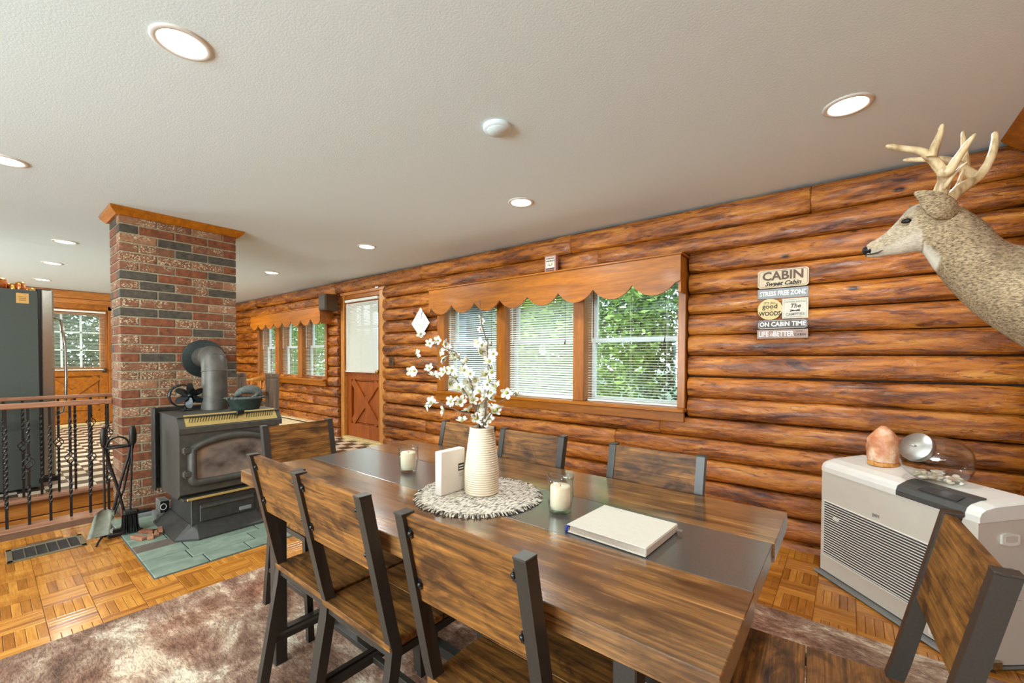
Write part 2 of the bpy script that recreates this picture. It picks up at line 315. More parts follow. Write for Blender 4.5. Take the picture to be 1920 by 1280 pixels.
def text(body, size, mat, parent, loc, rot, name='lettering', sx=1.0, depth=0.0006, align='CENTER', shear=0.0, bold=0.0, space=1.0):
    cu = bpy.data.curves.new(name, 'FONT'); cu.body = body; cu.size = size; cu.extrude = depth; cu.align_x = align; cu.align_y = 'CENTER'; cu.shear = shear; cu.offset = bold; cu.resolution_u = 2; cu.space_character = space
    t = bpy.data.objects.new('tmp', cu); C.objects.link(t); bpy.context.view_layer.update()
    me = bpy.data.meshes.new_from_object(t.evaluated_get(bpy.context.evaluated_depsgraph_get())); bpy.data.objects.remove(t); me.name = name
    me.materials.clear(); me.materials.append(mat)
    o = bpy.data.objects.new(name, me); C.objects.link(o); o.parent = parent; o.location = loc; o.rotation_euler = rot; o.scale = (sx, 1, 1); return o
FACE_Y = (PI/2, 0, 0)     # text that faces -Y

# ------------------------------------------------------------------ room shell
XL, XR, YF, YB = -10.1, 0.67, -3.0, 3.30
struct('ceiling', B().box(XL-.1, YF-.1, CZ, XR+.1, YB+.3, CZ+.1), M_ceil)
fl = struct('floor', B().box(-4.60, YF, -0.05, XR+.1, YB+.1, -0.004), M_grout)
kf = B(); kf.box(XL, YF, -0.05, -5.25, YB+.1, ZT-0.004); kf.box(-5.25, 1.86, -0.05, -4.60, YB+.1, ZT-0.004); kf.box(-5.25, YF, -0.05, -4.60, -1.5, ZT-0.004)
kfo = struct('floor', kf, M_grout)
struct('floor', B().box(-5.6, -1.5, -2.5, -4.4, 1.9, -2.45), M_grout)   # bottom of the stairwell
# walls
wr = struct('wall_right', B().box(XR+.085, YF, 0, XR+.16, YB+.2, CZ), M_logd)
wf = B()
for a, b in ((XL, -8.8), (-6.4, -3.1), (-0.1, XR)): wf.box(a, YF-.12, 0, b, YF, CZ)
for a, b in ((-8.8, -6.4), (-3.1, -0.1)): wf.box(a, YF-.12, 0, b, YF, 0.55); wf.box(a, YF-.12, 2.12, b, YF, CZ)
struct('wall_front', wf, M_pine)
wb = B()
OP = [(-5.76, -4.66, -0.1, 2.19), (-3.62, -0.92, 0.80, 1.93), (-8.56, -6.02, 0.86, 1.93)]
def backing(x0, x1, z0, z1): wb.box(x0, 3.29, z0, x1, 3.46, z1)
backing(XL, -8.56, 0, CZ); backing(-8.56, -6.02, 0, .86); backing(-8.56, -6.02, 1.93, CZ); backing(-6.02, -5.76, 0, CZ); backing(-5.76, -4.66, 2.19, CZ)
backing(-4.66, -3.62, 0, CZ); backing(-3.62, -.92, 0, .80); backing(-3.62, -.92, 1.93, CZ); backing(-.92, XR+.12, 0, CZ)
wback = struct('wall_back', wb, M_logd)
def fbm(x, y, z): return noise.noise(Vector((x, y, z)))
def make_log(x0, x1, zc, h=0.0745, d=0.075, yc=3.275, side=False):
    L = x1-x0; n = max(4, int(L/0.14)); rings = []; sd = random.random()*50; K = 9
    dz = random.uniform(-.003, .003)
    for i in range(n+3):
        if i == 0: x = x0+.001; e = 0.90
        elif i == n+2: x = x1-.001; e = 0.90
        else: x = x0+.008+(L-.016)*(i-1)/n; e = 1.0
        ring = []
        for k in range(K):
            a = math.radians(-96+192*k/(K-1))
            rr = 1 + 0.14*fbm(x*1.6+sd, math.sin(a)*1.2, sd) + 0.10*fbm(x*5+sd, a*1.5, sd)
            zz = math.sin(a); yy = math.cos(a)
            zz = max(-1, min(1, zz*(1.0+0.03*fbm(x*1.3, sd, 2))))
            yy = math.copysign(abs(yy)**0.55, yy)
            ring.append((x, yc-d*e*rr*yy, zc+dz+h*1.0*zz*(1 if e == 1 else .93)))
        rings.append(ring)
    if side: rings = [[(XR+.012+(y-3.2), x, z) for x, y, z in rg] for rg in rings]
    b = B(); b.loft(rings, True, True); b.build('log', M_log, wr if side else wback)
Z0 = 0.114
joints = {}
for k in range(-1, 15):
    zc = Z0+0.1485*k; hh = 0.0745
    if k == 14: zc = 2.205; hh = 0.086
    ivs = [(XL, XR+.03)]
    for (a, b_, z0, z1) in OP:
        if z0 < zc < z1:
            nv = []
            for (p, q) in ivs:
                if b_ <= p or a >= q: nv.append((p, q))
                else:
                    if a > p: nv.append((p, a))
                    if b_ < q: nv.append((b_, q))
            ivs = nv
    for (p, q) in ivs:
        x = q; first = True
        while x > p+0.02:
            L = random.uniform(1.3, 3.0)
            if first and q-p > 2: L = random.uniform(.5, 2.4)
            if k == 7 and False: L = 9
            nx = x-L
            if nx < p+0.5: nx = p
            make_log(nx, x, zc, hh); x = nx; first = False
for k in range(-1, 15):     # right wall, logs running towards the camera
    zc = Z0+0.1485*k; hh = 0.0745
    if k == 14: zc = 2.205; hh = 0.086
    q = random.uniform(-.8, 1.6)
    make_log(YF, q, zc, hh, side=True); make_log(q, 3.25, zc, hh, side=True)
# left (kitchen) end wall with planks
wl = B(); wl.box(XL-.12, YF, 0, XL, 0.52, CZ); wl.box(XL-.12, 1.40, 0, XL, YB+.2, CZ); wl.box(XL-.12, .52, 2.05, XL, 1.40, CZ)
wleft = struct('wall_left', wl, M_pine)
for i in range(16):
    B().box(XL, 1.50, ZT+.145*i, XL+.02, YB, min(CZ, ZT+.145*i+.139), .004).build('plank', M_pine, wleft)
B().box(XL, .3, 2.17, XL+.03, 1.55, 2.29, .005).build('plank', M_pine, wleft)
B().box(XL, .3, 2.07, XL+.02, 1.55, 2.165, .005).build('plank', M_pine, wleft)
struct('trim_1', B().prism([(XR, 2.30), (XR-.095, 2.30), (XR-.085, 2.285), (XR-.03, 2.235), (XR, 2.215)], YF, 3.19, 'y'), M_trim)

# stairwell: floor edges and boards
st = B(); st.box(-4.62, -1.5, -.03, -4.44, .645, 0.004, .004)
struct('trim_2', st, M_rail)
st = B(); st.box(-5.27, -1.5, ZT-.035, -5.14, 1.84, ZT+.006, .012)
struct('trim_3', st, M_rail)
swl = struct('wall_left', B().box(-5.30, -1.5, -2.45, -5.25, 1.86, 0), M_logd)
for i in range(8):
    B().box(-5.25, -1.5, -.115-.16*i, -5.235, 1.86, -.115-.16*i+.152, .004).build('board', M_pine, swl)
struct('wall_front', B().box(-5.30, -1.56, -2.45, -4.6, -1.5, 0), M_pine)
struct('wall_back', B().box(-5.30, 1.86, -2.45, -4.6, 1.92, 0), M_pine)
struct('wall_right', B().box(-4.62, -1.5, -2.45, -4.58, 1.86, -.03), M_pine)

# ------------------------------------------------------------------ parquet
P = 0.160; hx = -2.913
def covered(cx, cy):      # under the rug, hearth, column or the register
    if -2.56 < cx < 0.50 and -0.55 < cy < 2.33: return True
    if cx < -2.93 and 0.59 < cy < 1.6: return True
    if cx < -4.3: return True
    if -4.04 < cx < -3.80 and .10 < cy < .40: return True
    return False
slat_mesh = B().box(-P/2+.0008, -P/10+.0007, -.004, P/2-.0008, P/10-.0006, 0.0, .0016).mesh('slat', M_slat)
cells = []
ix0 = int(math.floor(-4.44/P)); ix1 = int(math.ceil(XR/P)); iy0 = int(-1.4/P); iy1 = int(3.28/P)+1
for i in range(ix0, ix1):
    for j in range(iy0, iy1):
        cx, cy = (i+.5)*P+.047, (j+.5)*P+.015
        if covered(cx, cy) or cx > XR-.05: continue
        d = Vector((cx, cy, -1.2)).dot(Fv); u_ = Vector((cx, cy, -1.2)).dot(Rv)
        if d < 0.3 or abs(u_/d) > 1.3: vis = 1e9
        else: vis = Vector((cx, cy)).length
        if -2.6 < cx < -.3 and cy > 2.3 or (cx < -2.6 and cy > 1.55): vis += 50     # behind the table and stove
        cells.append((vis, i, j, cx, cy))
cells.sort(); cnt = 0; rest = B(); shade = []
for vis, i, j, cx, cy in cells:
    turn = (i+j) % 2
    for k in range(5):
        off = (k-2)*P/5; x, y = (cx+off, cy) if turn else (cx, cy+off); rz = PI/2 if turn else 0
        if cnt < 295 and vis < 40:
            sub(fl, 'slat', slat_mesh, (x, y, 0), fl, (0, 0, rz)); cnt += 1
        elif vis < 1e8 or True:
            if turn: rest.box(x-P/10+.0007, y-P/2+.0008, -.004, x+P/10-.0007, y+P/2-.0008, 0)
            else: rest.box(x-P/2+.0008, y-P/10+.0007, -.004, x+P/2-.0008, y+P/10-.0007, 0)
            shade += [random.random()]*6
ro = rest.build('parquet', M_slat, fl); ro['kind'] = 'stuff'
at = ro.data.attributes.new('shade', 'FLOAT', 'FACE'); at.data.foreach_set('value', shade)

# ------------------------------------------------------------------ checker tiles
T = 0.155
tw = B().box(-T/2+.001, -T/2+.001, -.004, T/2-.001, T/2-.001, 0, .001).mesh('tile', M_tile_w)
tb = B().box(-T/2+.001, -T/2+.001, -.004, T/2-.001, T/2-.001, 0, .001).mesh('tile', M_tile_b)
near = []; restt = B(); ridx = []
for i in range(-66, -28):
    for j in range(-10, 22):
        cx, cy = (i+.5)*T+.02, (j+.5)*T+.03
        if cx < XL or cy > 3.28 or cx > -4.6: continue
        if cx > -5.3 and cy < 1.95: continue
        pr = 0
        if cx > -7.2 and cy > 2.6: pr = 1
        if cx > -8.6 and .25 < cy < 1.4 and cx < -5.3: pr = 1
        (near if pr else restt_list if False else near).append((0 if pr else 1, Vector((cx, cy)).length, i, j, cx, cy))
near.sort(); cnt = 0
for pr, d, i, j, cx, cy in near:
    wht = (i+j) % 2 == 0
    if cnt < 290 and pr == 0: sub(None, 'tile', tw if wht else tb, (cx, cy, ZT), kfo); cnt += 1
    else: restt.box(cx-T/2+.001, cy-T/2+.001, ZT-.004, cx+T/2-.001, cy+T/2-.001, ZT); ridx += [0 if wht else 1]*6
tl = bpy.data.objects.new('tiling', restt.mesh('tiling', [M_tile_w, M_tile_b], midx=ridx)); C.objects.link(tl); tl.parent = kfo; tl['kind'] = 'stuff'

# ------------------------------------------------------------------ windows
def window(num, xs, z0, z1, tilts, valx, valz, cusps, yv=3.05, seed=0):
    """xs: outer casing left, then (pane left, pane right) triples, casing right"""
    wn = thing('window_%d' % num, '', '', (0, 0, 0)); del wn['label']; del wn['category']; wn['kind'] = 'structure'
    X0, panes, X1 = xs
    g = lambda b, n, m_=M_trimv: b.build(n, m_, wn)
    prev = X0
    for (a, b) in panes:
        g(B().box(prev, 3.19, z0, a, 3.40, z1, .004), 'window_post'); prev = b
    g(B().box(prev, 3.19, z0, X1, 3.40, z1, .004), 'window_post')
    g(B().box(X0, 3.19, z1-.07, X1, 3.40, z1, .003), 'window_head', M_trim)
    g(B().box(X0-.01, 3.125, z0-.028, X1+.01, 3.40, z0, .006), 'window_sill', M_trim)
    g(B().box(X0, 3.17, z0-.10, X1, 3.20, z0-.028, .003), 'window_apron', M_trim)
    zm = z0+(z1-z0)*.475
    for pi_, (a, b) in enumerate(panes):
        fr = B(); t = .035
        for (y, za, zb) in ((3.335, z0, zm+.02), (3.365, zm-.02, z1)):
            fr.box(a, y, za, a+t, y+.03, zb, .003).box(b-t, y, za, b, y+.03, zb, .003).box(a+t, y, za, b-t, y+.03, za+t, .003).box(a+t, y, zb-t, b-t, y+.03, zb, .003)
        g(fr, 'window_sash', M_vinyl)
        gl = B().box(a+t, 3.348, z0+t, b-t, 3.350, zm).box(a+t, 3.378, zm, b-t, 3.380, z1-t)
        g(gl, 'window_pane', M_pane)
        tl_ = tilts[pi_]; bl = thing('window_blind', '', '', (0, 0, 0)); del bl['category']; del bl['label']; bl.parent = wn
        sl = B(); n = int((z1-z0-.06)/.0215); hw = .0125
        for k in range(n):
            z = z0+.025+k*.0215+random.uniform(-.0006, .0006); c, s_ = math.cos(tl_)*hw, math.sin(tl_)*hw
            sl.add([(a+.008, 3.265-c, z-s_), (b-.008, 3.265-c, z-s_), (b-.008, 3.265, z+.0018), (a+.008, 3.265, z+.0018), (b-.008, 3.265+c, z+s_), (a+.008, 3.265+c, z+s_)], [(0, 1, 2, 3), (3, 2, 4, 5)], True)
        so_ = sl.build('blind_slats', M_blind, bl); so_['kind'] = 'stuff'
        g2 = B().box(a+.006, 3.25, z0+.002, b-.006, 3.278, z0+.016, .002); g2.build('bottom_rail', M_blind, bl)
        B().box(a+.006, 3.245, z1-.10, b-.006, 3.285, z1-.07, .002).build('head_rail', M_blind, bl)
        cd = B()
        for xx in (a+.1, (a+b)/2, b-.1): cd.tube([(xx, 3.251, z0+.01), (xx, 3.251, z1-.08)], .0009, 4).tube([(xx, 3.279, z0+.01), (xx, 3.279, z1-.08)], .0009, 4)
        cd.tube([(a+.05, 3.243, z1-.1), (a+.05, 3.243, zm-.02)], .003, 6)
        cd.build('ladder_cord', M_blind, bl)
        B().tube([(b-.11, 3.243, z1-.1), (b-.11, 3.243, zm+.01)], .0012, 4).tube([(b-.11, 3.243, zm+.01), (b-.115, 3.243, zm-.03)], [.003, .006], 6).build('pull_cord', M_ink, bl)
    # scalloped valance
    va, vb = valx; zb, zt = valz; poly = [(vb, zt), (va, zt), (va, zb+.02)]
    xs_ = [va]+cusps+[vb]
    for q in range(len(xs_)-1):
        p0, p1 = xs_[q], xs_[q+1]; full = (cusps[1]-cusps[0]); n = 10
        for i in range(n+1):
            if q == 0: th = PI/2 - PI/2*(1-i/n)*min(1, 2*(p1-p0)/full)-0 if False else None
            x = p0+(p1-p0)*i/n
            if q == 0: tt = 1-(p1-x)/full
            elif q == len(xs_)-2: tt = (x-p0)/full
            else: tt = i/n
            z = zb+.09*(1-math.sin(PI*max(0, min(1, tt)))**.75)
            poly.append((x, z))
    vl = thing('window_valance', 'scalloped orange wood valance box over the %s' % ('three large windows' if num == 1 else 'small windows left of the door'), 'valance', ((va+vb)/2, 3.1, zt))
    # front as strips so the scallops stay clean
    bt = B(); pts = poly[3:]; pts = [(va, zb+.02)] + pts
    pts = [p for i, p in enumerate(pts) if i == 0 or abs(p[0]-pts[i-1][0]) > 1e-6]
    vv = []; ff = []; n = len(pts)
    for y in (yv, yv+.018):
        for (x, z) in pts: vv += [(x, y, z), (x, y, zt)]
    for i in range(n-1):
        a = 2*i; b = 2*n+2*i
        ff += [(a, a+1, a+3, a+2), (b, b+2, b+3, b+1), (a, a+2, b+2, b), (a+1, b+1, b+3, a+3)]
    ff += [(0, 2*n, 2*n+1, 1), (2*n-2, 2*n-1, 4*n-1, 4*n-2)]
    bt.add(vv, ff); bt.build('scalloped_board', M_trim, vl)
    B().box(va+.002, yv+.018, zb+.012, va+.02, 3.235, zt-.001).build('end_board', M_trim, vl)
    B().box(vb-.02, yv+.018, zb+.012, vb-.002, 3.235, zt-.001).build('end_board', M_trim, vl)
    B().box(va-.01, yv-.012, zt, vb+.012, 3.235, zt+.014, .003).build('top_board', M_trim, vl)
    return wn
R = math.radians
window(1, (-3.607, [(-3.50, -2.735), (-2.625, -1.865), (-1.76, -.985)], -.93), .845, 1.935, [R(30), R(35), R(6)], (-3.583, -.928), (1.665, 1.935), [-3.232+.3253*k for k in range(7)])
window(2, (-8.52, [(-8.45, -7.77), (-7.635, -6.93), (-6.81, -6.08)], -6.03), .885, 1.93, [R(12), R(4), R(10)], (-8.366, -5.893), (1.68, 1.925), [-8.366+.3475-.02+.312*k for k in range(7)], 3.02)

# ------------------------------------------------------------------ door in the log wall
def crossbuck(parent, axis, a0, a1, z0, z1, front, sgn, wood_):
    """raised X boards on a recessed panel; axis 'x' faces -Y, axis 'y' faces +X"""
    def bx(b, u0, d0, za, u1, d1, zb, c=.004):
        if axis == 'x': b.box(u0, front-d1, za, u1, front-d0, zb, c)
        else: b.box(front+d0, u0, za, front+d1, u1, zb, c)
        return b
    W = .105
    # recessed panel, then stiles, rails
    bx(B(), a0+W, .0, z0+.18, a1-W, .004, z1-.08).build('panel', wood_, parent)
    bx(B(), a0, 0, z0, a0+W, .028, z1).build('stile', wood_, parent); bx(B(), a1-W, 0, z0, a1, .028, z1).build('stile', wood_, parent)
    bx(B(), a0+W, 0, z0, a1-W, .028, z0+.18).build('rail', wood_, parent); bx(B(), a0+W, 0, z1-.08, a1-W, .028, z1).build('rail', wood_, parent)
    for (p, q) in (((a0+W, z0+.18), (a1-W, z1-.08)), ((a0+W, z1-.08), (a1-W, z0+.18))):
        d = Vector((q[0]-p[0], q[1]-p[1])); L = d.length; d.normalize(); nn = Vector((-d.y, d.x))*.052; lay = .0015 if q[1] < p[1] else 0.0
        pts = [(p[0]+nn.x+d.x*.03, p[1]+nn.y+d.y*.03), (p[0]-nn.x+d.x*.03, p[1]-nn.y+d.y*.03), (q[0]-nn.x-d.x*.03, q[1]-nn.y-d.y*.03), (q[0]+nn.x-d.x*.03, q[1]+nn.y-d.y*.03)]
        b = B()
        if axis == 'x': b.prism(pts, front-.022-lay, front, 'y')
        else: b.prism(pts, front, front+.022+lay, 'x')
        b.build('cross_board', wood_, parent)
    mb = B()   # light moulding around the four triangles
    cx, cz = (a0+a1)/2, (z0+.18+z1-.08)/2; A = a0+W+.02; Bq = a1-W-.02; lo = z0+.2; hi = z1-.1
    for tri in (((A+.06, lo), (Bq-.06, lo), (cx, cz-.075)), ((A+.06, hi), (Bq-.06, hi), (cx, cz+.075)), ((A, lo+.07), (A, hi-.07), (cx-.075, cz)), ((Bq, lo+.07), (Bq, hi-.07), (cx+.075, cz))):
        p3 = [(t[0], front-.008, t[1]) if axis == 'x' else (front+.008, t[0], t[1]) for t in tri]
        mb.tube(p3, .005, 4, closed=True)
    mb.build('moulding', wood_, parent)
d1 = thing('door_1', '', ''); del d1['label']; del d1['category']; d1['kind'] = 'structure'
dx0, dx1, dy = -5.655, -4.80, 3.33
g = lambda b, n, m_=M_trimv, lb=None: b.build(n, m_, d1, label=lb)
g(B().box(-5.74, 3.25, ZT, -5.655, 3.46, 2.19, .004), 'door_jamb', M_yel); g(B().box(-4.80, 3.25, ZT, -4.66, 3.46, 2.19, .004), 'door_jamb', M_yel)
g(B().box(-5.74, 3.24, 2.085, -4.66, 3.46, 2.19, .004), 'door_head', M_pine)
g(B().box(dx0, 3.262, 2.03, dx1, 3.46, 2.09, .003), 'head_stop', M_trim)
g(B().box(dx0, 3.22, ZT-.01, dx1+.1, 3.42, ZT+.035, .008), 'threshold', M_thr)
g(B().box(dx0, dy, ZT+.03, dx1, dy+.045, .98, .002), 'door_leaf', M_door)
crossbuck(d1, 'x', dx0, dx1, ZT+.04, .98, dy, -1, M_door)
zz0, zz1 = .98, 2.03
for (a, b, c_, d_) in ((dx0, .98, dx0+.1, 2.03), (dx1-.1, .98, dx1, 2.03)): g(B().box(a, dy-.028, b, c_, dy+.045, d_, .003), 'stile', M_door)
g(B().box(dx0+.1, dy-.028, 1.93, dx1-.1, dy+.045, 2.03, .003), 'rail', M_door); g(B().box(dx0+.1, dy-.028, .98, dx1-.1, dy+.045, 1.04, .003), 'rail', M_door)
mu = B()
for q in (1, 2): mu.box(dx0+.1+(dx1-dx0-.2)*q/3-.01, dy, 1.04, dx0+.1+(dx1-dx0-.2)*q/3+.01, dy+.03, 1.93); mu.box(dx0+.1, dy, 1.04+.89*q/3-.01, dx1-.1, dy+.03, 1.04+.89*q/3+.01)
g(mu, 'muntins', M_trim); g(B().box(dx0+.1, dy+.012, 1.04, dx1-.1, dy+.015, 1.93), 'window_pane', M_pane)
bl = thing('door_blind', '', ''); del bl['category']; del bl['label']; bl.parent = d1
sl = B()
for k in range(48):
    z = 1.035+k*.0196; c, s_ = math.cos(R(56))*.0125, math.sin(R(56))*.0125
    sl.add([(dx0+.03, 3.27-c, z-s_), (dx1-.05, 3.27-c, z-s_), (dx1-.05, 3.27+c, z+s_), (dx0+.03, 3.27+c, z+s_)], [(0, 1, 2, 3)])
q = sl.build('blind_slats', M_blind, bl); q['kind'] = 'stuff'
B().box(dx0+.02, 3.25, 1.985, dx1-.04, 3.29, 2.02, .003).build('head_rail', M_blind, bl); B().box(dx0+.03, 3.255, 1.005, dx1-.05, 3.285, 1.022, .002).build('bottom_rail', M_blind, bl)
cd = B()
for xx in (dx0+.12, (dx0+dx1)/2, dx1-.14): cd.tube([(xx, 3.256, 1.01), (xx, 3.256, 1.99)], .0012, 4)
cd.tube([(dx0+.1, 3.245, 1.98), (dx0+.1, 3.24, 1.35)], .003, 6).build('ladder_cord', M_vinyl, bl)
kb = B().lathe([(.028, 0), (.028, .006), (.012, .01), (.012, .035), (.026, .045), (.028, .06), (.02, .07), (.001, .072)], 16, Matrix.Translation((dx1-.045, dy-.028, 1.02)) @ Matrix.Rotation(PI/2, 4, 'X'))
g(kb, 'door_knob', M_gold, 'round brass knob')
g(B().box(-4.86, 3.225, 2.11, -4.79, 3.24, 2.15, .004), 'door_sensor', M_white, 'small white contact sensor')

# kitchen door (far left wall)
d2 = thing('door_2', '', ''); del d2['label']; del d2['category']; d2['kind'] = 'structure'
ya, yb, X = .52, 1.40, XL
for (a, b, c_, d_) in ((ya-.06, ZT, ya, 2.07), (yb, ZT, yb+.10, 2.07)): B().box(X-.1, a, b, X+.03, c_, d_, .004).build('door_jamb', M_trimv, d2)
B().box(X-.1, ya-.06, 2.0, X+.03, yb+.1, 2.09, .004).build('door_head', M_trim, d2)
B().box(X-.1, ya, ZT, X+.09, yb, ZT+.03, .006).build('threshold', M_thr, d2)
B().box(X-.07, ya, ZT+.03, X-.028, yb, .96, .002).build('door_leaf', M_door, d2)
crossbuck(d2, 'y', ya, yb, ZT+.04, .96, X-.028, 1, M_trim)
for (a, c_) in ((ya, ya+.1), (yb-.1, yb)): B().box(X-.07, a, .96, X, c_, 2.0, .003).build('stile', M_trimv, d2)
B().box(X-.07, ya+.1, 1.9, X, yb-.1, 2.0, .003).build('rail', M_trim, d2); B().box(X-.07, ya+.1, .96, X, yb-.1, 1.02, .003).build('rail', M_trim, d2)
mu = B()
for q in (1, 2): mu.box(X-.05, ya+.1+.68*q/3-.012, 1.02, X-.02, ya+.1+.68*q/3+.012, 1.9); mu.box(X-.05, ya+.1, 1.02+.88*q/3-.012, X-.02, yb-.1, 1.02+.88*q/3+.012)
mu.build('muntins', M_vinyl, d2); B().box(X-.04, ya+.1, 1.02, X-.037, yb-.1, 1.9).build('window_pane', M_pane, d2)
bl = thing('door_blind', '', ''); del bl['category']; del bl['label']; bl.parent = d2; sl = B()
for k in range(44):
    z = 1.0+k*.0215; c, s_ = math.cos(R(12))*.0125, math.sin(R(12))*.0125
    sl.add([(X+.025-c, ya+.06, z-s_), (X+.025-c, yb-.04, z-s_), (X+.025+c, yb-.04, z+s_), (X+.025+c, ya+.06, z+s_)], [(0, 1, 2, 3)])
q = sl.build('blind_slats', M_blind, bl); q['kind'] = 'stuff'
B().box(X+.005, ya+.05, 1.945, X+.045, yb-.03, 1.975, .003).build('head_rail', M_blind, bl); B().box(X+.01, ya+.06, .975, X+.04, yb-.04, .99, .003).build('bottom_rail', M_blind, bl)
kb = B().box(X, yb-.08, .93, X+.012, yb-.02, 1.01, .004).lathe([(.012, 0), (.012, .03), (.024, .04), (.024, .055), (.001, .06)], 14, Matrix.Translation((X+.01, yb-.05, .97)) @ Matrix.Rotation(PI/2, 4, 'Y'))
kb.build('door_handle', M_bronze, d2, label='dark bronze handle and plate')

# ------------------------------------------------------------------ brick column
CX0, CX1, CY0, CY1 = -4.56, -4.205, .650, 1.407
colm = thing('brick_column', 'red and charcoal brick chimney column rising behind the wood stove to the ceiling', 'column', ((CX0+CX1)/2, (CY0+CY1)/2, 0))
B().box(CX0+.005, CY0+.005, -.0, CX1-.005, CY1-.005, CZ-.01).build('mortar', M_mort, colm)
H = .0684; J = .010
bcache = {}
def brick(x0, y0, z0, x1, y1, mi):
    key = (round(x1-x0, 3), round(y1-y0, 3), mi)
    if key not in bcache:
        a, b = (x1-x0)/2, (y1-y0)/2; bcache[key] = B().box(-a, -b, 0, a, b, H-J, .003).mesh('brick', M_bricks[mi])
    jx = random.uniform(-.002, .002)
    sub(None, 'brick', bcache[key], ((x0+x1)/2-colm.location.x, (y0+y1)/2-colm.location.y, z0), colm)
Lb = .2195
row = 0; z = .004
while z+H < CZ+.02:
    zz = z if z+H-J < CZ else CZ-H
    # front face
    ch = lambda: random.choices([0, 1, 2, 3], [.32, .34, .22, .12] if z > .95 else [.38, .54, .03, .05])[0]
    y = CY0; offs = 0.2195 if row % 2 == 0 else 0.1095
    edges = [CY0]
    yy = CY0+offs
    while yy < CY1-.04: edges.append(yy); yy += Lb
    edges.append(CY1)
    for a, b in zip(edges[:-1], edges[1:]):
        brick(CX1-.100, a+(0 if a == CY0 else J/2), z, CX1, b-(0 if b == CY1 else J/2), ch())
    for side in (0, 1):
        # side headers/stretchers
        xs_ = [CX0, CX1-.10-J/2] if row % 2 else [CX0, CX0+.1095, CX1-.10-J/2]
        for a, b in zip(xs_[:-1], xs_[1:]):
            y0, y1 = (CY0, CY0+.1) if side == 0 else (CY1-.1, CY1)
            if side == 1 and row % 3: continue
            brick(a+(J/2 if a != CX0 else 0), y0, z, b-J/2, y1, ch())
    z += H; row += 1
cb = B()
for (fx, fy, tx, ty) in ((1, 0, 0, 1),):
    pass
prof = [(0, 0), (.018, 0), (.05, .035), (.055, .055), (0, .055)]
def cornice(p0, p1, nrm):
    p0 = Vector(p0); p1 = Vector(p1); nrm = Vector(nrm); t = (p1-p0).normalized(); r0 = []; r1 = []
    for (d, h) in prof:
        r0.append(tuple(p0+nrm*d-t*d+Vector((0, 0, h)))); r1.append(tuple(p1+nrm*d+t*d+Vector((0, 0, h))))
    B().loft([r0, r1], True, False).build('cornice', M_trim, colm)
zc_ = CZ-.056
cornice((CX1, CY0, zc_), (CX1, CY1, zc_), (1, 0, 0)); cornice((CX0, CY0, zc_), (CX1, CY0, zc_), (0, -1, 0)); cornice((CX1, CY1, zc_), (CX0, CY1, zc_), (0, 1, 0))

# ------------------------------------------------------------------ railings
def twist(b, x, y, z0, z1, r=.0062):
    n = max(3, int((z1-z0)/.012)); rings = []
    for i in range(n+1):
        a = i*.45; z = z0+(z1-z0)*i/n
        rings.append([(x+r*1.35*math.cos(a+PI/2*k), y+r*1.35*math.sin(a+PI/2*k), z) for k in range(4)])
    b.loft(rings, True, False)
def basket(b, x, y, zc):
    for k in range(4):
        pts = []
        for i in range(9):
            t = i/8; a = k*PI/2+t*2.4; rr = .004+.026*math.sin(PI*t); pts.append((x+rr*math.cos(a), y+rr*math.sin(a), zc-.042+.084*t))
        b.tube(pts, .0035, 4)
    for s_ in (-1, 1):
        b.lathe([(.009, 0), (.0125, .003), (.0125, .009), (.009, .012)], 8, Matrix.Translation((x, y, zc+s_*.058-.006)))
def baluster(kind, x, y, z0, zt, parent):
    b = B(); r = .0075; zr = zt-z0
    sq = lambda a, c_: b.box(x-r, y-r, a, x+r, y+r, c_)
    if kind == 0:   # long twist
        sq(z0, z0+.16*zr); twist(b, x, y, z0+.16*zr, z0+.84*zr, r); sq(z0+.84*zr, zt)
    elif kind == 1:
        m = z0+.53*zr; sq(z0, z0+.18*zr); twist(b, x, y, z0+.18*zr, z0+.34*zr, r); sq(z0+.34*zr, m-.042); basket(b, x, y, m); sq(m+.042, z0+.7*zr); twist(b, x, y, z0+.7*zr, z0+.9*zr, r); sq(z0+.9*zr, zt)
    else:
        m1, m2 = z0+.33*zr, z0+.72*zr; sq(z0, m1-.042); basket(b, x, y, m1); twist(b, x, y, m1+.042, m2-.042, r); basket(b, x, y, m2); sq(m2+.042, zt)
    return b.build('baluster', M_iron, parent)
def railing(x, ys, z0, zt, y0, y1, kinds, label, nm):
    t = thing('stair_railing', label, 'railing', (x, (y0+y1)/2, z0))
    B().box(x-.026, y0, zt-(.038 if x > -4.8 else .030), x+.026, y1, zt, .006).build('handrail', M_rail, t)
    for y, k in zip(ys, kinds): baluster(k, x, y, z0, zt-(.036 if x > -4.8 else .028), t)
    return t
ysn = [.106+.1035*k for k in range(-15, 6)]; kn = [(0, 1, 0, 1, 0, 2)[(k) % 6] for k in range(-15, 6)]
railing(-4.55, [y for y in ysn], .004, .872, -1.5, .649, [(0, 1, 0, 1, 0, 2)[k % 6] for k in range(-15, 6)], 'wood topped wrought iron railing on the near side of the stairwell', 'a')
ysf = [.1135+.0985*k for k in range(-15, 17)]
railing(-5.21, ysf, ZT+.006, .875, -1.5, 1.75, [(0, 1, 0, 1, 0, 2)[k % 6] for k in range(-15, 17)], 'wrought iron railing on the far kitchen side of the stairwell', 'b')
r3 = railing(-4.47, [1.47, 1.57, 1.67], .0, .872, 1.407, 1.75, [0, 1, 0], 'short iron railing between brick column and grey newel post', 'c')
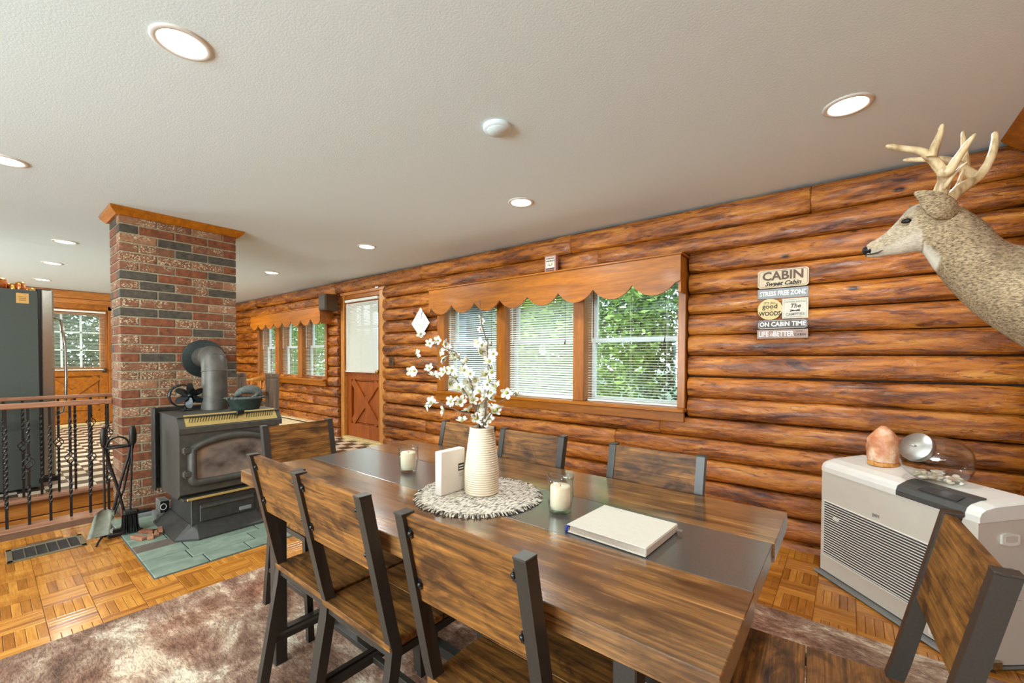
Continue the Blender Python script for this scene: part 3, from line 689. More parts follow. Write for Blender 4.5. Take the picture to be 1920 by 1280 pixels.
for (x, y, lb, zz) in ((-4.45, 1.797, 'nearer grey newel post, wide face visible, just right of the brick column', 0.0), (-5.21, 1.775, 'weathered grey newel post half hidden behind the right edge of the brick column', ZT)):
    t = thing('newel_post', lb, 'post', (x, y, zz), group=None)
    h = 1.045 if zz == 0 else 1.035
    b = B().box(x-.046, y-.046, zz, x+.046, y+.046, h-.05, .003); b.build('shaft', M_post, t)
    B().box(x-.040, y-.040, h-.05, x+.040, y+.040, h-.044).build('groove', M_post, t); B().box(x-.046, y-.046, h-.044, x+.046, y+.046, h, .006).build('cap', M_post, t)
gr = thing('stair_gate_rail', 'grey wooden rails spanning between the two grey newel posts', 'rail', (-4.83, 1.8, ZT))
B().box(-5.16, 1.775, .82, -4.50, 1.815, .872, .004).build('rail', M_post, gr); B().box(-5.16, 1.78, .72, -4.50, 1.81, .76, .004).build('rail', M_post, gr)
for k in range(5): B().box(-5.06+.12*k-.01, 1.785, .1, -5.06+.12*k+.01, 1.805, .73, .002).build('spindle', M_post, gr)
B().box(-5.16, 1.78, .06, -4.50, 1.81, .1, .004).build('rail', M_post, gr)

# ------------------------------------------------------------------ ceiling lights and detector
lens_m = emit('lit_lamp_lens', (255, 250, 240), 9.0)
LP = [(-1.845, .456, 'largest recessed ceiling light, at the upper left of the picture', 1), (-.021, 2.345, 'recessed ceiling light near the deer head', 1),
      (-1.82, 2.382, 'recessed ceiling light in front of the large windows', 1), (-3.735, 2.392, 'recessed ceiling light in front of the gap between large windows and door', 1),
      (-5.857, 2.37, 'recessed ceiling light in front of the small windows', 1), (-7.95, 2.40, 'tiny recessed ceiling light just beside the top right edge of the brick column', 1),
      (-3.72, .106, 'recessed ceiling light cut by the left edge of the picture', 1), (-5.885, .526, 'nearest and highest of the three recessed lights left of the brick column', 1),
      (-7.34, .55, 'middle of the three recessed lights left of the brick column', 1), (-9.03, .58, 'farthest of the three recessed lights left of the brick column', 1),
      (.02, .456, 'recessed ceiling light directly above the camera', 0), (-1.85, -1.6, 'recessed ceiling light behind the camera, opposite the middle of the table', 0), (.02, -1.6, 'recessed ceiling light behind the camera near the right wall', 0), (-3.7, -1.6, 'recessed ceiling light behind the camera beside the stairwell', 0), (-5.88, -1.6, 'recessed ceiling light out of view behind the refrigerator', 0), (-7.6, -1.6, 'recessed ceiling light out of view deep in the kitchen', 0)]  # rear row of cans is added, unseen fill light for the room
for x, y, lb, vis in LP:
    if not lb: lb = 'recessed ceiling light outside the picture'
    t = thing('ceiling_light', lb, 'ceiling light', (x, y, CZ), group='recessed ceiling lights')
    T0 = Matrix.Translation((x, y, CZ)) @ Matrix.Rotation(PI, 4, 'X')
    b = B(); prof_ = [(.090, 0), (.090, .003), (.085, .006), (.073, .007), (.068, .003), (.068, 0)]; b.lathe(prof_, 32, T0).build('trim_ring', M_white, t)
    B().lathe([(.069, .0005), (.069, .0035), (.001, .0038)], 32, T0).build('lens', lens_m, t)
    l = bpy.data.lights.new('lamp', 'AREA'); l.shape = 'DISK'; l.size = .13; l.energy = CAN_W; l.color = (0.92, .98, 1.0) if x > -5 else (1, .93, .80)
    lo = bpy.data.objects.new('lamp', l); C.objects.link(lo); lo.location = (0, 0, -.012); lo.parent = t
x, y = -1.323, 1.546
t = thing('smoke_detector', 'round white smoke detector on the ceiling between the lights', 'detector', (x, y, CZ)); T0 = Matrix.Translation((x, y, CZ)) @ Matrix.Rotation(PI, 4, 'X')
B().lathe([(.068, 0), (.068, .012), (.064, .018), (.001, .019)], 32, T0).build('housing', M_ceil, t); B().lathe([(.05, .018), (.048, .022), (.001, .023)], 24, T0).build('cover', M_ceil, t)

# ------------------------------------------------------------------ rug, hearth, register
rg = B().box(-2.60, -.60, 0, .54, 2.365, .007, .002).build('area_rug', M_rug); recenter(rg); tag(rg, 'large distressed taupe, cream and rust rug under the dining table', 'rug')
he = thing('hearth_pad', 'green grey slate hearth pad set in the parquet under the wood stove', 'hearth', (-3.56, 1.1, 0))
B().box(-4.203, .572, -.003, -2.913, 1.64, .002).build('grout_bed', plain('dark_grout', (78, 82, 74), .9), he)
stones = []
def cut(x0, x1, ys_):
    for a, b in zip(ys_[:-1], ys_[1:]): stones.append((x0, a, x1, b))
cut(-3.05, -2.915, [.574, .83, 1.05, 1.35, 1.638]); cut(-3.20, -3.05, [.574, .78, 1.12, 1.638]); cut(-3.36, -3.20, [.574, .80, 1.2, 1.638]); cut(-3.49, -3.36, [.574, .80, 1.25, 1.638]); cut(-3.62, -3.49, [.574, .76, 1.2, 1.638]); cut(-3.80, -3.62, [.574, .9, 1.3, 1.638]); cut(-4.20, -3.80, [.574, .9, 1.3, 1.638])
for (a, b, c_, d_) in stones:
    B().box(a+.0035, b+.0035, .002, c_-.0035, d_-.0035, .010+random.uniform(-.0015, .001), .0025).build('slate_stone', M_slate2 if (a == -3.49 and b < .6) else M_slate, he)
fr = thing('floor_register', 'grey bronze floor vent with louvred cells in the parquet at lower left', 'floor vent', (-3.915, .25, 0))
b = B(); x0, x1, y0, y1 = -4.045, -3.785, .085, .415
b.box(x0, y0, 0, x1, y0+.025, .006, .002).box(x0, y1-.025, 0, x1, y1, .006, .002).box(x0, y0, 0, x0+.03, y1, .006, .002).box(x1-.03, y0, 0, x1, y1, .006, .002)
for k in range(1, 6): b.box(x0+.03, y0+.025+.0467*k-.002, 0, x1-.03, y0+.025+.0467*k+.002, .0058)
b.build('frame', plain('register_bronze', (118, 108, 84), 0.4, .5), fr)
b = B()
for k in range(22): b.box(x0+.032+.0088*k, y0+.026, .0, x0+.036+.0088*k, y1-.026, .004)
q = b.build('louvres', plain('dark_louvre', (62, 56, 52), .5, .3), fr); q['kind'] = 'stuff'
B().box(x0+.03, y0+.025, -.002, x1-.03, y1-.025, .0008).build('duct', M_black, fr)

# baseboard heater on the log wall
bh = thing('baseboard_heater', 'low cream baseboard heater along the log wall below the small windows', 'heater', (-7.4, 3.13, ZT))
B().box(-8.9, 3.13, ZT, -6.05, 3.19, .20, .006).build('front_panel', M_bare, bh); B().box(-8.9, 3.10, .225, -6.05, 3.20, .24, .004).build('top_plate', M_bare, bh); B().box(-8.9, 3.15, .19, -6.05, 3.2, .225).build('dark_slot', M_black, bh)

# ------------------------------------------------------------------ wood stove
sv = thing('wood_stove', 'matte black wood stove with arched glass door and brass strip before the brick column', 'stove', (-3.6, 1.07, .008))
yc = 1.10; SY0, SY1 = .80, 1.40; SXf, SXb = -3.385, -3.86
# floor base with chamfered corners
def taper(poly0, z0, poly1, z1): return B().loft([[(x, y, z0) for x, y in poly0], [(x, y, z1) for x, y in poly1]], True, False)
base = [(-3.90, .765), (-3.375, .765), (-3.29, .875), (-3.29, 1.27), (-3.375, 1.375), (-3.90, 1.375)]
top_ = [(-3.90, .855), (-3.42, .855), (-3.385, .89), (-3.385, 1.25), (-3.42, 1.285), (-3.90, 1.285)]
bb = B().loft([[(x, y, .008) for x, y in base], [(x, y, .022) for x, y in base], [(x, y, .09) for x, y in top_]], True, False); bb.build('ash_base', M_stoved, sv)
B().box(-3.86, .860, .085, -3.385, 1.275, .27, .004).build('pedestal', M_stoved, sv)
B().box(-3.385, .905, .10, -3.372, 1.235, .215, .004).build('ash_drawer', M_stoved, sv)
B().box(-3.374, .91, .19, -3.362, 1.23, .207, .003).build('drawer_lip', M_stove, sv)
bd = B().box(-3.372, 1.135, .115, -3.366, 1.215, .142, .004).build('badge', M_grey, sv, label='small oval metal badge')
# firebox body: side profile prism (x,z)
prof_b = [(SXb, .26), (SXf-.06, .26), (SXf, .30), (SXf, .70), (SXf-.035, .785), (SXf-.06, .80), (SXb, .80)]
B().prism(prof_b, SY0, SY1, 'y').build('firebox', M_stove, sv)
# top overhang with brass louvre
B().prism([(SXf+.012, .70), (SXf+.012, .735), (SXf-.045, .806), (SXf-.075, .806), (SXf-.075, .70)], SY0-.004, SY1+.03, 'y').build('front_hood', M_stove, sv)
B().box(SXb-.02, SY0-.004, .80, SXf-.03, SY1+.03, .808, .003).build('top_plate', M_stove, sv)
q = B().add([(SXf+.006, SY0+.035, .7455), (SXf+.006, SY1+.0, .7455), (SXf-.052, SY1+.0, .816), (SXf-.052, SY0+.035, .816), (SXf+.000, SY0+.035, .7420), (SXf+.0, SY1+.0, .7420), (SXf-.058, SY1+.0, .8125), (SXf-.058, SY0+.035, .8125)], [(0, 1, 2, 3), (7, 6, 5, 4), (0, 4, 5, 1), (1, 5, 6, 2), (2, 6, 7, 3), (3, 7, 4, 0)]).build('brass_grille', M_brass, sv, label='polished brass slotted strip')
lv = B()
for k in range(34):
    if 19 <= k <= 21: continue
    y = SY0+.055+k*.0155; d0 = Vector((SXf-.012, y, .7686)); d1_ = Vector((SXf-.040, y+.016, .8030)); lv.bar(d0+Vector((.002, 0, .001)), d1_+Vector((.002, 0, .001)), .0035, .002, 0, (0, 1, 0))
lv.build('slots', M_black, q)
B().box(SXf-.035, SY0+.335, .795, SXf-.012, SY0+.385, .822, .004).tube([(SXf-.02, SY0+.30, .80), (SXf-.02, SY0+.42, .803)], .003, 6).build('damper_knob', M_black, sv)
B().box(SXf-.06, SY0+.01, .262, SXf+.03, SY1-.01, .274, .003).build('ledge', M_stove, sv)
B().box(SXf+.022, SY0+.03, .262, SXf+.036, SY1-.03, .277, .002).build('brass_ledge_trim', M_brass, sv, label='thin brass trim strip')
# door with arched top
dpts = []; y0, y1, z0, zs = .845, 1.365, .345, .615
def arch(y0, y1, z0, zs, rise, rc):
    p = []
    for a in range(180, 271, 30): p.append((y0+rc+rc*math.cos(R(a)), z0+rc+rc*math.sin(R(a))))
    for a in range(270, 361, 30): p.append((y1-rc+rc*math.cos(R(a)), z0+rc+rc*math.sin(R(a))))
    for i in range(13):
        t_ = 1-i/12; p.append((y0+(y1-y0)*t_, zs+rise*(math.sin(PI*t_)**.7)))
    return p
outer = arch(.842, 1.368, .345, .60, .085, .05); mid = arch(.86, 1.35, .362, .595, .072, .04); inner = arch(.885, 1.325, .392, .585, .05, .02)
fb = SXf; b = B()
b.loft([[(fb, y, z) for y, z in outer], [(fb+.02, y, z) for y, z in outer], [(fb+.038, y, z) for y, z in mid], [(fb+.034, y, z) for y, z in inner], [(fb+.012, y, z) for y, z in inner]], True, True)
b.build('door_frame', M_stove, sv)
B().prism(inner, fb+.010, fb+.016, 'x').build('door_glass', M_soot, sv, label='sooty glass pane')
for z in (.42, .575):
    B().box(fb, .812, z, fb+.035, .875, z+.035, .004).tube([(fb+.025, .825, z-.005), (fb+.025, .825, z+.042)], .008, 8).build('hinge', M_stove, sv)
# heat shield at the back
hs = B().box(-3.93, .765, .25, -3.915, 1.44, .835, .003).box(-3.915, .765, .25, -3.84, .775, .835, .003).box(-3.915, 1.43, .25, -3.84, 1.44, .835, .003); hs.build('heat_shield', M_stoved, sv)
# flue pipe
pp = thing('flue_pipe', 'grey stove pipe with elbow entering the brick column through a round dark collar', 'stove pipe', (-3.78, 1.115, .808))
pr_ = .082; yp = 1.115; xp = -3.78; ze = 1.19
B().tube([(xp, yp, .809), (xp, yp, .90)], pr_+.004, 28).build('pipe_collar', M_pipe, pp)
B().tube([(xp, yp, .84), (xp, yp, 1.105)], pr_, 28).build('pipe_section', M_pipe, pp)
segs = [(xp, 1.10), (xp, 1.125), (xp-.035, 1.185), (xp-.10, 1.205), (xp-.2, 1.205), (-4.20, 1.205)]
for (a, b_), (c_, d_) in zip(segs[:-1], segs[1:]):
    pass
cen = [(xp, yp, 1.095), (xp-.004, yp, 1.13), (xp-.022, yp+.004, 1.165), (xp-.058, yp+.008, 1.193), (xp-.10, yp+.012, 1.203), (xp-.16, yp+.02, 1.205), (xp-.26, yp+.035, 1.203), (-4.2, yp+.045, 1.2)]
B().tube(cen, [pr_+.001]*8, 28).build('elbow', M_pipe, pp)
for i, nrm_ in ((0, None), (2, None), (4, None), (5, None)):
    c0 = Vector(cen[i]); c1 = Vector(cen[i+1]); d_ = (c1-c0).normalized()
    B().tube([c0-d_*.004, c0, c0+d_*.004], [pr_+.001, pr_+.005, pr_+.001], 28).build('seam', M_pipe, pp)
B().lathe([(.155, 0), (.155, .006), (.15, .009), (.001, .009)], 40, Matrix.Translation((-4.203, 1.165, 1.19)) @ Matrix.Rotation(PI/2, 4, 'Y')).build('wall_collar', plain('dark_green_black_steel', (36, 46, 44), .4, .3), pp, label='round dark wall plate')
# fan
fn = thing('stove_fan', 'black heat powered stove fan with curved blades on the stove top left of the pipe', 'fan', (-3.79, .93, .808))
fx, fy, fz = -3.79, .945, .91
B().box(fx-.06, fy-.03, .808, fx+.02, fy+.03, .818, .003).box(fx-.05, fy-.006, .818, fx-.03, fy+.006, .94, .002).build('stand', M_black, fn)
b = B()
for k in range(25):
    pass
b.loft([[(fx-.045+dx_, fy-.022+(.074+dr)*math.cos(2*PI*k/28), fz+.010+(.074+dr)*math.sin(2*PI*k/28)) for (dx_, dr) in ((0, 0), (.04, 0), (.04, .010), (0, .010))] for k in range(28)], False, True, closed=True)
b.build('cowl', M_black, fn)
Tf = Matrix.Translation((fx+.012, fy+.012, fz+.01)) @ Matrix.Rotation(R(-12), 4, 'Z') @ Matrix.Scale(1.22, 4)
bl_poly = [(.010+.031*(1-math.cos(PI*t_/9))*1.05, .004+.0195*math.sin(PI*t_/9)**.8) for t_ in range(10)]
bl_poly = bl_poly+[(x, -y*.75) for x, y in reversed(bl_poly)]
for k in range(6):
    Mk = Tf @ Matrix.Rotation(PI/3*k, 4, 'X') @ Matrix.Rotation(R(30), 4, 'Z')
    B().add([(-.0008+.12*(y*y)*8, y, z) for z, y in bl_poly]+[(.0008+.12*(y*y)*8, y, z) for z, y in bl_poly], [tuple(range(20)), tuple(range(39, 19, -1))]+[(q, (q+1) % 20, 20+(q+1) % 20, 20+q) for q in range(20)], False, Mk).build('blade', M_black, fn)
B().lathe([(.013, -.01), (.013, .006), (.006, .012), (.001, .013)], 14, Tf @ Matrix.Rotation(PI/2, 4, 'Y')).build('hub', M_black, fn)
# cast iron steamer
kt = thing('stove_steamer', 'green cast iron steamer pot with an animal shaped lattice lid on the stove top', 'steamer', (-3.60, 1.262, .808))
kx, ky = -3.60, 1.262
def ell(zv, rx, ry): return [(kx+rx*math.cos(2*PI*k/28), ky+ry*math.sin(2*PI*k/28), zv) for k in range(28)]
B().loft([ell(.808, .066, .092), ell(.815, .07, .098), ell(.852, .076, .108), ell(.856, .080, .112), ell(.885, .084, .118), ell(.888, .088, .122), ell(.892, .088, .122), ell(.892, .078, .112)], True, True).build('pot', M_greenpot, kt)
for s_ in (-1, 1): B().box(kx-.02, ky+s_*.118-.012, .884, kx+.02, ky+s_*.118+.012+(.012 if s_ > 0 else -0), .892, .003).build('handle', M_greenpot, kt)
lb = B()
for k in range(-4, 5):
    yy = k*.026; L_ = .07*math.sqrt(max(0, 1-(yy/.115)**2)); lb.tube([(kx-L_, ky+yy-.03, .896), (kx, ky+yy, .903), (kx+L_, ky+yy+.03, .896)], .0045, 6)
    lb.tube([(kx-L_, ky+yy+.03, .896), (kx, ky+yy, .904), (kx+L_, ky+yy-.03, .896)], .0045, 6)
lb.tube([(kx+.075*math.cos(2*PI*k/24), ky+.108*math.sin(2*PI*k/24), .895) for k in range(24)], .006, 6, closed=True)
lb.build('lattice_lid', M_lattice, kt)
lb = B().tube([(kx, ky-.05, .905), (kx-.004, ky-.048, .925), (kx, ky-.035, .945), (kx+.002, ky, .955), (kx, ky+.04, .957), (kx, ky+.075, .945), (kx+.004, ky+.092, .92), (kx, ky+.095, .9)], [.018, .026, .024, .031, .036, .036, .030, .018], 12)
lb.tube([(kx+.01, ky-.04, .93), (kx+.02, ky-.065, .925), (kx+.02, ky-.08, .915)], [.02, .017, .008], 8).tube([(kx+.02, ky+.08, .93), (kx+.045, ky+.05, .905), (kx+.05, ky+.02, .9)], [.014, .011, .008], 8)
lb.build('animal_handle', M_lattice, kt)
# blower box, firewood
bw = thing('blower_box', 'small black and silver blower box on the floor at the left rear of the stove', 'blower', (-3.93, .86, .008))
B().box(-4.0, .80, .07, -3.885, .855, .16, .003).build('housing', M_grey, bw); B().box(-3.886, .803, .073, -3.880, .853, .155, .002).build('front', M_black, bw)
B().box(-4.02, .78, .008, -3.88, .85, .07, .003).build('foot', M_grey, bw); B().tube([(-3.878, .82+.018*math.cos(a/8*2*PI), .115+.022*math.sin(a/8*2*PI)) for a in range(8)], .0025, 5, closed=True).build('ring', M_paper, bw)
dp = thing('cable_duct', 'low black metal duct strip on the floor at the foot of the brick column', 'duct', (-4.14, .75, 0)); B().box(-4.19, .66, .0, -4.13, .79, .05, .004).build('body', M_black, dp); B().box(-4.13, .67, .01, -4.10, .80, .035, .004).build('lower_strip', M_grey, dp)
kind = 0
kl = [(-3.62, .635, 50, 'pale kindling stick lying leftmost beside the stove base'), (-3.60, .695, 15, 'short kindling stick standing apart in front of the other kindling'), (-3.625, .722, 24, 'kindling stick in the middle of the little pile by the stove'), (-3.66, .752, 20, 'kindling stick nearest the stove base'), (-3.70, .70, 70, 'darker reddish kindling stick at the back of the little pile')]
for x, y, a, lbl in kl:
    k_ = B().box(-.055, -.017, .009, .055, .017, .03, .003, Matrix.Translation((x, y, 0)) @ Matrix.Rotation(R(a-30), 4, 'Z')).build('kindling_stick', M_rail if 'reddish' not in lbl else M_bricks[0]); recenter(k_); tag(k_, lbl, 'kindling', 'kindling by the stove')

# ------------------------------------------------------------------ fireplace tools
ft = thing('fireplace_tool_stand', 'black twisted iron fireplace tool stand in front of the brick column', 'tool stand', (-3.83, .565, 0))
cx, cy = -3.83, .572
b = B()
for s_ in (-1, 1):
    pts = [(cx+.01, cy+s_*.062, .60), (cx+.01, cy+s_*.05, .52), (cx, cy+s_*.012, .36), (cx, cy-s_*.004, .28), (cx-.01, cy-s_*.03, .14), (cx-.03*s_, cy-s_*.075, .008)]
    b.tube(pts, .0085, 8)
b.build('twisted_legs', M_iron, ft)
B().tube([(cx+.035*math.cos(2*PI*k/24), cy+.068*math.sin(2*PI*k/24), .60) for k in range(24)], .008, 6, closed=True).build('ring', M_iron, ft)
B().tube([(cx, cy+.055*math.cos(PI*k/12), .605+.06*math.sin(PI*k/12)) for k in range(13)], .006, 6).build('carry_loop', M_iron, ft)
B().box(cx-.06, cy-.09, .0, cx-.03, cy+.10, .035, .004).box(cx-.0, cy-.06, .0, cx+.03, cy+.12, .02, .004).build('base', M_iron, ft)
def handle(b, x, y, z): b.lathe([(.006, 0), (.011, .006), (.016, .03), (.017, .07), (.012, .11), (.009, .118), (.009, .128), (.001, .13)], 12, Matrix.Translation((x, y, z)))
sh = thing('fireplace_shovel', 'ash shovel with grey dusty blade hanging on the left of the tool stand', 'shovel', (-3.80, .50, 0))
hb = B(); handle(hb, -3.80, .498, .61); hb.build('handle', M_iron, sh); B().tube([(-3.80, .498, .61), (-3.80, .500, .20)], .006, 8).build('rod', M_iron, sh)
rings = []
for (x, y, z, hwid, cup) in ((-3.80, .500, .205, .018, .012), (-3.795, .497, .19, .045, .018), (-3.78, .49, .15, .052, .014), (-3.75, .475, .09, .056, .01), (-3.73, .465, .052, .060, .004)):
    rings.append([(x+cup, y-hwid, z), (x, y-hwid*.6, z), (x, y+hwid*.6, z), (x+cup, y+hwid, z), (x-.003, y+hwid*.6, z-.002), (x-.003, y-hwid*.6, z-.002)])
B().loft(rings, True, True).build('blade', plain('dusty_steel', (120, 120, 104), .6, .4, .3, 20, .2), sh)
br = thing('fireplace_brush', 'black bristled hearth brush hanging on the right of the tool stand', 'brush', (-3.80, .635, 0))
hb = B(); handle(hb, -3.80, .640, .605); hb.build('handle', M_iron, br); B().tube([(-3.80, .640, .61), (-3.795, .625, .17)], .006, 8).build('rod', M_iron, br)
B().box(-3.825, .585, .135, -3.765, .665, .17, .01).build('brush_block', M_iron, br)
bs = B()
for k in range(220):
    a, c_ = random.uniform(-.028, .028), random.uniform(-.038, .038); bs.tube([(-3.795+a, .625+c_, .136), (-3.795+a*1.1+random.uniform(-.004, .004), .625+c_*1.05, .07), (-3.79+a*1.25+random.uniform(-.008, .008), .625+c_*1.2+random.uniform(-.006, .006), .022)], .0016, 3)
q = bs.build('bristles', M_black, br); q['kind'] = 'stuff'
pk = thing('fireplace_poker', 'black iron poker with hooked tip behind the shovel on the tool stand', 'poker', (-3.83, .47, 0))
hb = B(); handle(hb, -3.845, .655, .60); hb.build('handle', M_iron, pk)
B().tube([(-3.845, .655, .61), (-3.84, .60, .3), (-3.82, .52, .07), (-3.73, .46, .02), (-3.69, .445, .008)], .006, 8).tube([(-3.78, .495, .045), (-3.80, .455, .03)], .005, 6).build('rod', M_iron, pk)

# ------------------------------------------------------------------ fridge
fg = thing('refrigerator', 'dark grey sided refrigerator with stainless door at the left edge beyond the stairwell', 'refrigerator', (-5.85, .05, ZT))
B().box(-6.35, -.35, ZT+.02, -5.47, .325, 1.765, .006).build('cabinet', M_fridge, fg); B().box(-6.33, -.33, ZT, -5.50, .30, ZT+.03).build('base_grille', M_black, fg)
B().box(-6.35, .335, ZT+.10, -5.47, .415, 1.785, .012).build('door', M_stain, fg)
B().box(-6.34, .322, ZT+.08, -5.475, .337, 1.77).build('door_gasket', M_black, fg)
B().tube([(-5.56, .415, 1.55), (-5.56, .465, 1.53), (-5.56, .488, 1.3), (-5.56, .490, 1.0), (-5.56, .485, .82), (-5.56, .465, .70), (-5.56, .415, .68)], .011, 10).build('handle', M_stain, fg)
B().box(-5.53, .31, 1.768, -5.475, .40, 1.785, .003).build('top_hinge', M_black, fg); B().box(-5.53, .31, ZT+.05, -5.46, .43, ZT+.095, .004).build('bottom_hinge', M_black, fg)
st_ = B().box(-5.469, .20, 1.65, -5.468, .27, 1.735).build('sticker', M_yell, fg, label='small orange paper sticker')
for k in range(3): B().box(-5.4679, .215, 1.675+.014*k, -5.4675, .255, 1.678+.014*k).build('print', M_ink, st_)
def pot(x, y, r, h, m_, nm, lb, cat):
    t = thing(nm, lb, cat, (x, y, 1.785)); Tm = Matrix.Translation((x, y, 1.766))
    B().lathe([(r*.75, 0), (r, h*.25), (r*1.02, h*.7), (r*.9, h*.9), (r*.92, h)], 20, Tm).build('body', m_, t); B().lathe([(r*.93, h), (r*.93, h+.012), (r*.3, h+.02), (.001, h+.022)], 20, Tm).build('lid', M_gold, t)
pot(-5.80, .085, .085, .10, M_copper, 'copper_pot', 'round copper pot on top of the refrigerator at the left edge', 'pot')
pot(-5.78, .198, .03, .06, M_gold, 'brass_canister', 'short brass canister between the copper pot and the tall jar', 'canister'); pot(-5.74, .235, .032, .075, M_copper, 'copper_jar', 'tall narrow copper jar with lid on top of the refrigerator', 'jar'); pot(-5.80, .30, .028, .035, M_gold, 'brass_dish', 'low brass dish at the right end of the refrigerator top', 'dish')

# windsor chair beyond the stairs
wc = thing('windsor_chair', 'honey pine windsor armchair by the small windows, seen past the column', 'chair', (-7.75, 2.78, ZT), R(-50))
b = B().box(-.22, -.22, .42, .22, .22, .46, .02); b.build('seat', M_yel, wc, True)
for sx in (-1, 1):
    for sy in (-1, 1): B().tube([(sx*.15, sy*.15, .42), (sx*.17, sy*.17, .22), (sx*.2, sy*.2, 0)], [.015, .02, .012], 8).build('leg', M_yel, wc, True)
for k in range(7):
    a = PI*(k/6); B().tube([(-.18*math.cos(a), .05+.14*math.sin(a), .46), (-.215*math.cos(a), .05+.17*math.sin(a), .6), (-.235*math.cos(a), .05+.19*math.sin(a), .78)], [.008, .015, .008], 8).build('spindle', M_yel, wc, True)
rings = []
for k in range(13):
    a = PI*k/12; c_, s_ = math.cos(a), math.sin(a); up = .05*math.sin(a)**2; rings.append([(-.25*c_, .05+.205*s_, .77), (-.21*c_, .05+.17*s_, .77), (-.21*c_, .05+.17*s_, .80+up), (-.25*c_, .05+.205*s_, .80+up)])
B().loft(rings, True, True).build('arm_rail', M_yel, wc, True)

# ------------------------------------------------------------------ dining table
TX0, TX1, TY0, TY1, TZ = -1.90, -.135, .647, 1.483, .75
tb_ = thing('dining_table', 'long rustic brown dining table with charcoal centre strip and dark steel legs', 'table', ((TX0+TX1)/2, (TY0+TY1)/2, .007))
SN, SF = .930, 1.209
edge_m = plain('pale_edge_banding', (176, 138, 92), .4)
B().box(TX0, TY0, TZ-.048, TX1, SN-.001, TZ, .0015).build('side_board', M_table, tb_); B().box(TX0, SF+.001, TZ-.048, TX1, TY1, TZ, .0015).build('side_board', M_table, tb_)
B().box(TX0+.002, SN, TZ-.046, TX1-.004, SF, TZ-.0005, .001).build('centre_strip', M_strip, tb_, label='charcoal speckled centre strip')
for lx in (-1.735, -.30):
    for ly, sy in ((.72, 1), (1.41, -1)):
        B().bar((lx, ly, .007), (lx, ly+sy*.0, TZ-.05), .045, .045, .003).build('leg', M_steel, tb_)
    B().box(lx-.02, .72, TZ-.09, lx+.02, 1.41, TZ-.048, .003).build('end_rail', M_steel, tb_)
    B().box(lx-.018, .74, .10, lx+.018, 1.39, .135, .003).build('foot_rail', M_steel, tb_)
B().box(-1.73, 1.045, .10, -.31, 1.085, .135, .003).build('stretcher', M_steel, tb_)

# ------------------------------------------------------------------ dining chairs (front faces +y in local space)
def make_chair(lb, loc, rz):
    t = thing('dining_chair', lb, 'chair', loc, rz, 'dining chairs around the table')
    w = .163; zs = .455; zt = .862
    def post(x):   # rear leg + back upright, bent at the seat: y -.20 floor, -.115 seat, -.205 top
        r = [(-.190, 0), (-.120, .395), (-.115, .44), (-.130, .50), (-.207, zt)]
        rings = [[(x-.0135, y-.016, z), (x+.0135, y-.016, z), (x+.0135, y+.016, z), (x-.0135, y+.016, z)] for y, z in r]
        return B().loft(rings, True, False)
    for s_ in (-1, 1):
        q = post(s_*w).build('back_post', M_steel, t, True)
        B().box(s_*w-.0145, -.2245, zt-.004, s_*w+.0145, -.1895, zt+.001, .001).build('end_cap', M_steel, q, True)
        B().loft([[(s_*w+a, y+b_, z) for a, b_ in ((-.0125, -.0125), (.0125, -.0125), (.0125, .0125), (-.0125, .0125))] for y, z in ((.245, 0), (.215, zs-.02))], True, False).build('leg', M_steel, t, True)
        B().bar((s_*w, -.15, .18), (s_*w, .228, .18), .02, .02, .001).build('side_stretcher', M_steel, t, True)
        B().bar((s_*w, -.115, zs-.032), (s_*w, .215, zs-.032), .022, .022, .001).build('side_rail', M_steel, t, True)
    B().bar((-w, -.115, zs-.032), (w, -.115, zs-.032), .022, .022, .001).build('rear_rail', M_steel, t, True); B().bar((-w, .215, zs-.032), (w, .215, zs-.032), .022, .022, .001).build('front_rail', M_steel, t, True)
    B().bar((-w, .04, .18), (w, .04, .18), .02, .02, .001).build('cross_stretcher', M_steel, t, True)
    B().box(-.172, .052, zs-.018, .172, .235, zs, .0015).build('seat_board', M_plank, t, True); B().box(-.172, -.135, zs-.018, .172, .049, zs, .0015).build('seat_board', M_plank, t, True)
    # back plank following the lean
    def yb(z): return -.130+(z-.50)/(zt-.50)*(-.077)
    z0, z1 = .655, zt-.006; W2 = w-.013
    b = B(); fr_ = [(-W2, yb(z0)-.006, z0), (W2, yb(z0)-.006, z0), (W2, yb(z1)-.006, z1), (-W2, yb(z1)-.006, z1)]; bk = [(x, y+.018, z+.003) for x, y, z in fr_]
    b.add(fr_+bk, [(0, 1, 2, 3), (7, 6, 5, 4), (0, 4, 5, 1), (1, 5, 6, 2), (2, 6, 7, 3), (3, 7, 4, 0)]); b.build('back_board', M_plank, t, True)
    for s_ in (-1, 1):
        for z in (z0+.045, z1-.035):
            B().box(s_*(W2-.0)-(.014 if s_ > 0 else 0), yb(z)-.009, z-.012, s_*W2+(0 if s_ > 0 else .014), yb(z)-.005, z+.012, .001).lathe([(.0055, 0), (.006, .004), (.003, .007), (.001, .007)], 10, Matrix.Translation((s_*(W2-.010), yb(z)-.008, z)) @ Matrix.Rotation(PI/2, 4, 'X')).build('bolt', M_black, t, True)
    return t
def copy_tree(o, parent=None):
    c = o.copy(); C.objects.link(c); c.parent = parent
    for k_ in o.children: copy_tree(k_, c)
    return c
FZ = .007
c0 = make_chair('rustic plank dining chair nearest the camera on the near side of the table', (-.585, .57+.205, FZ), 0)
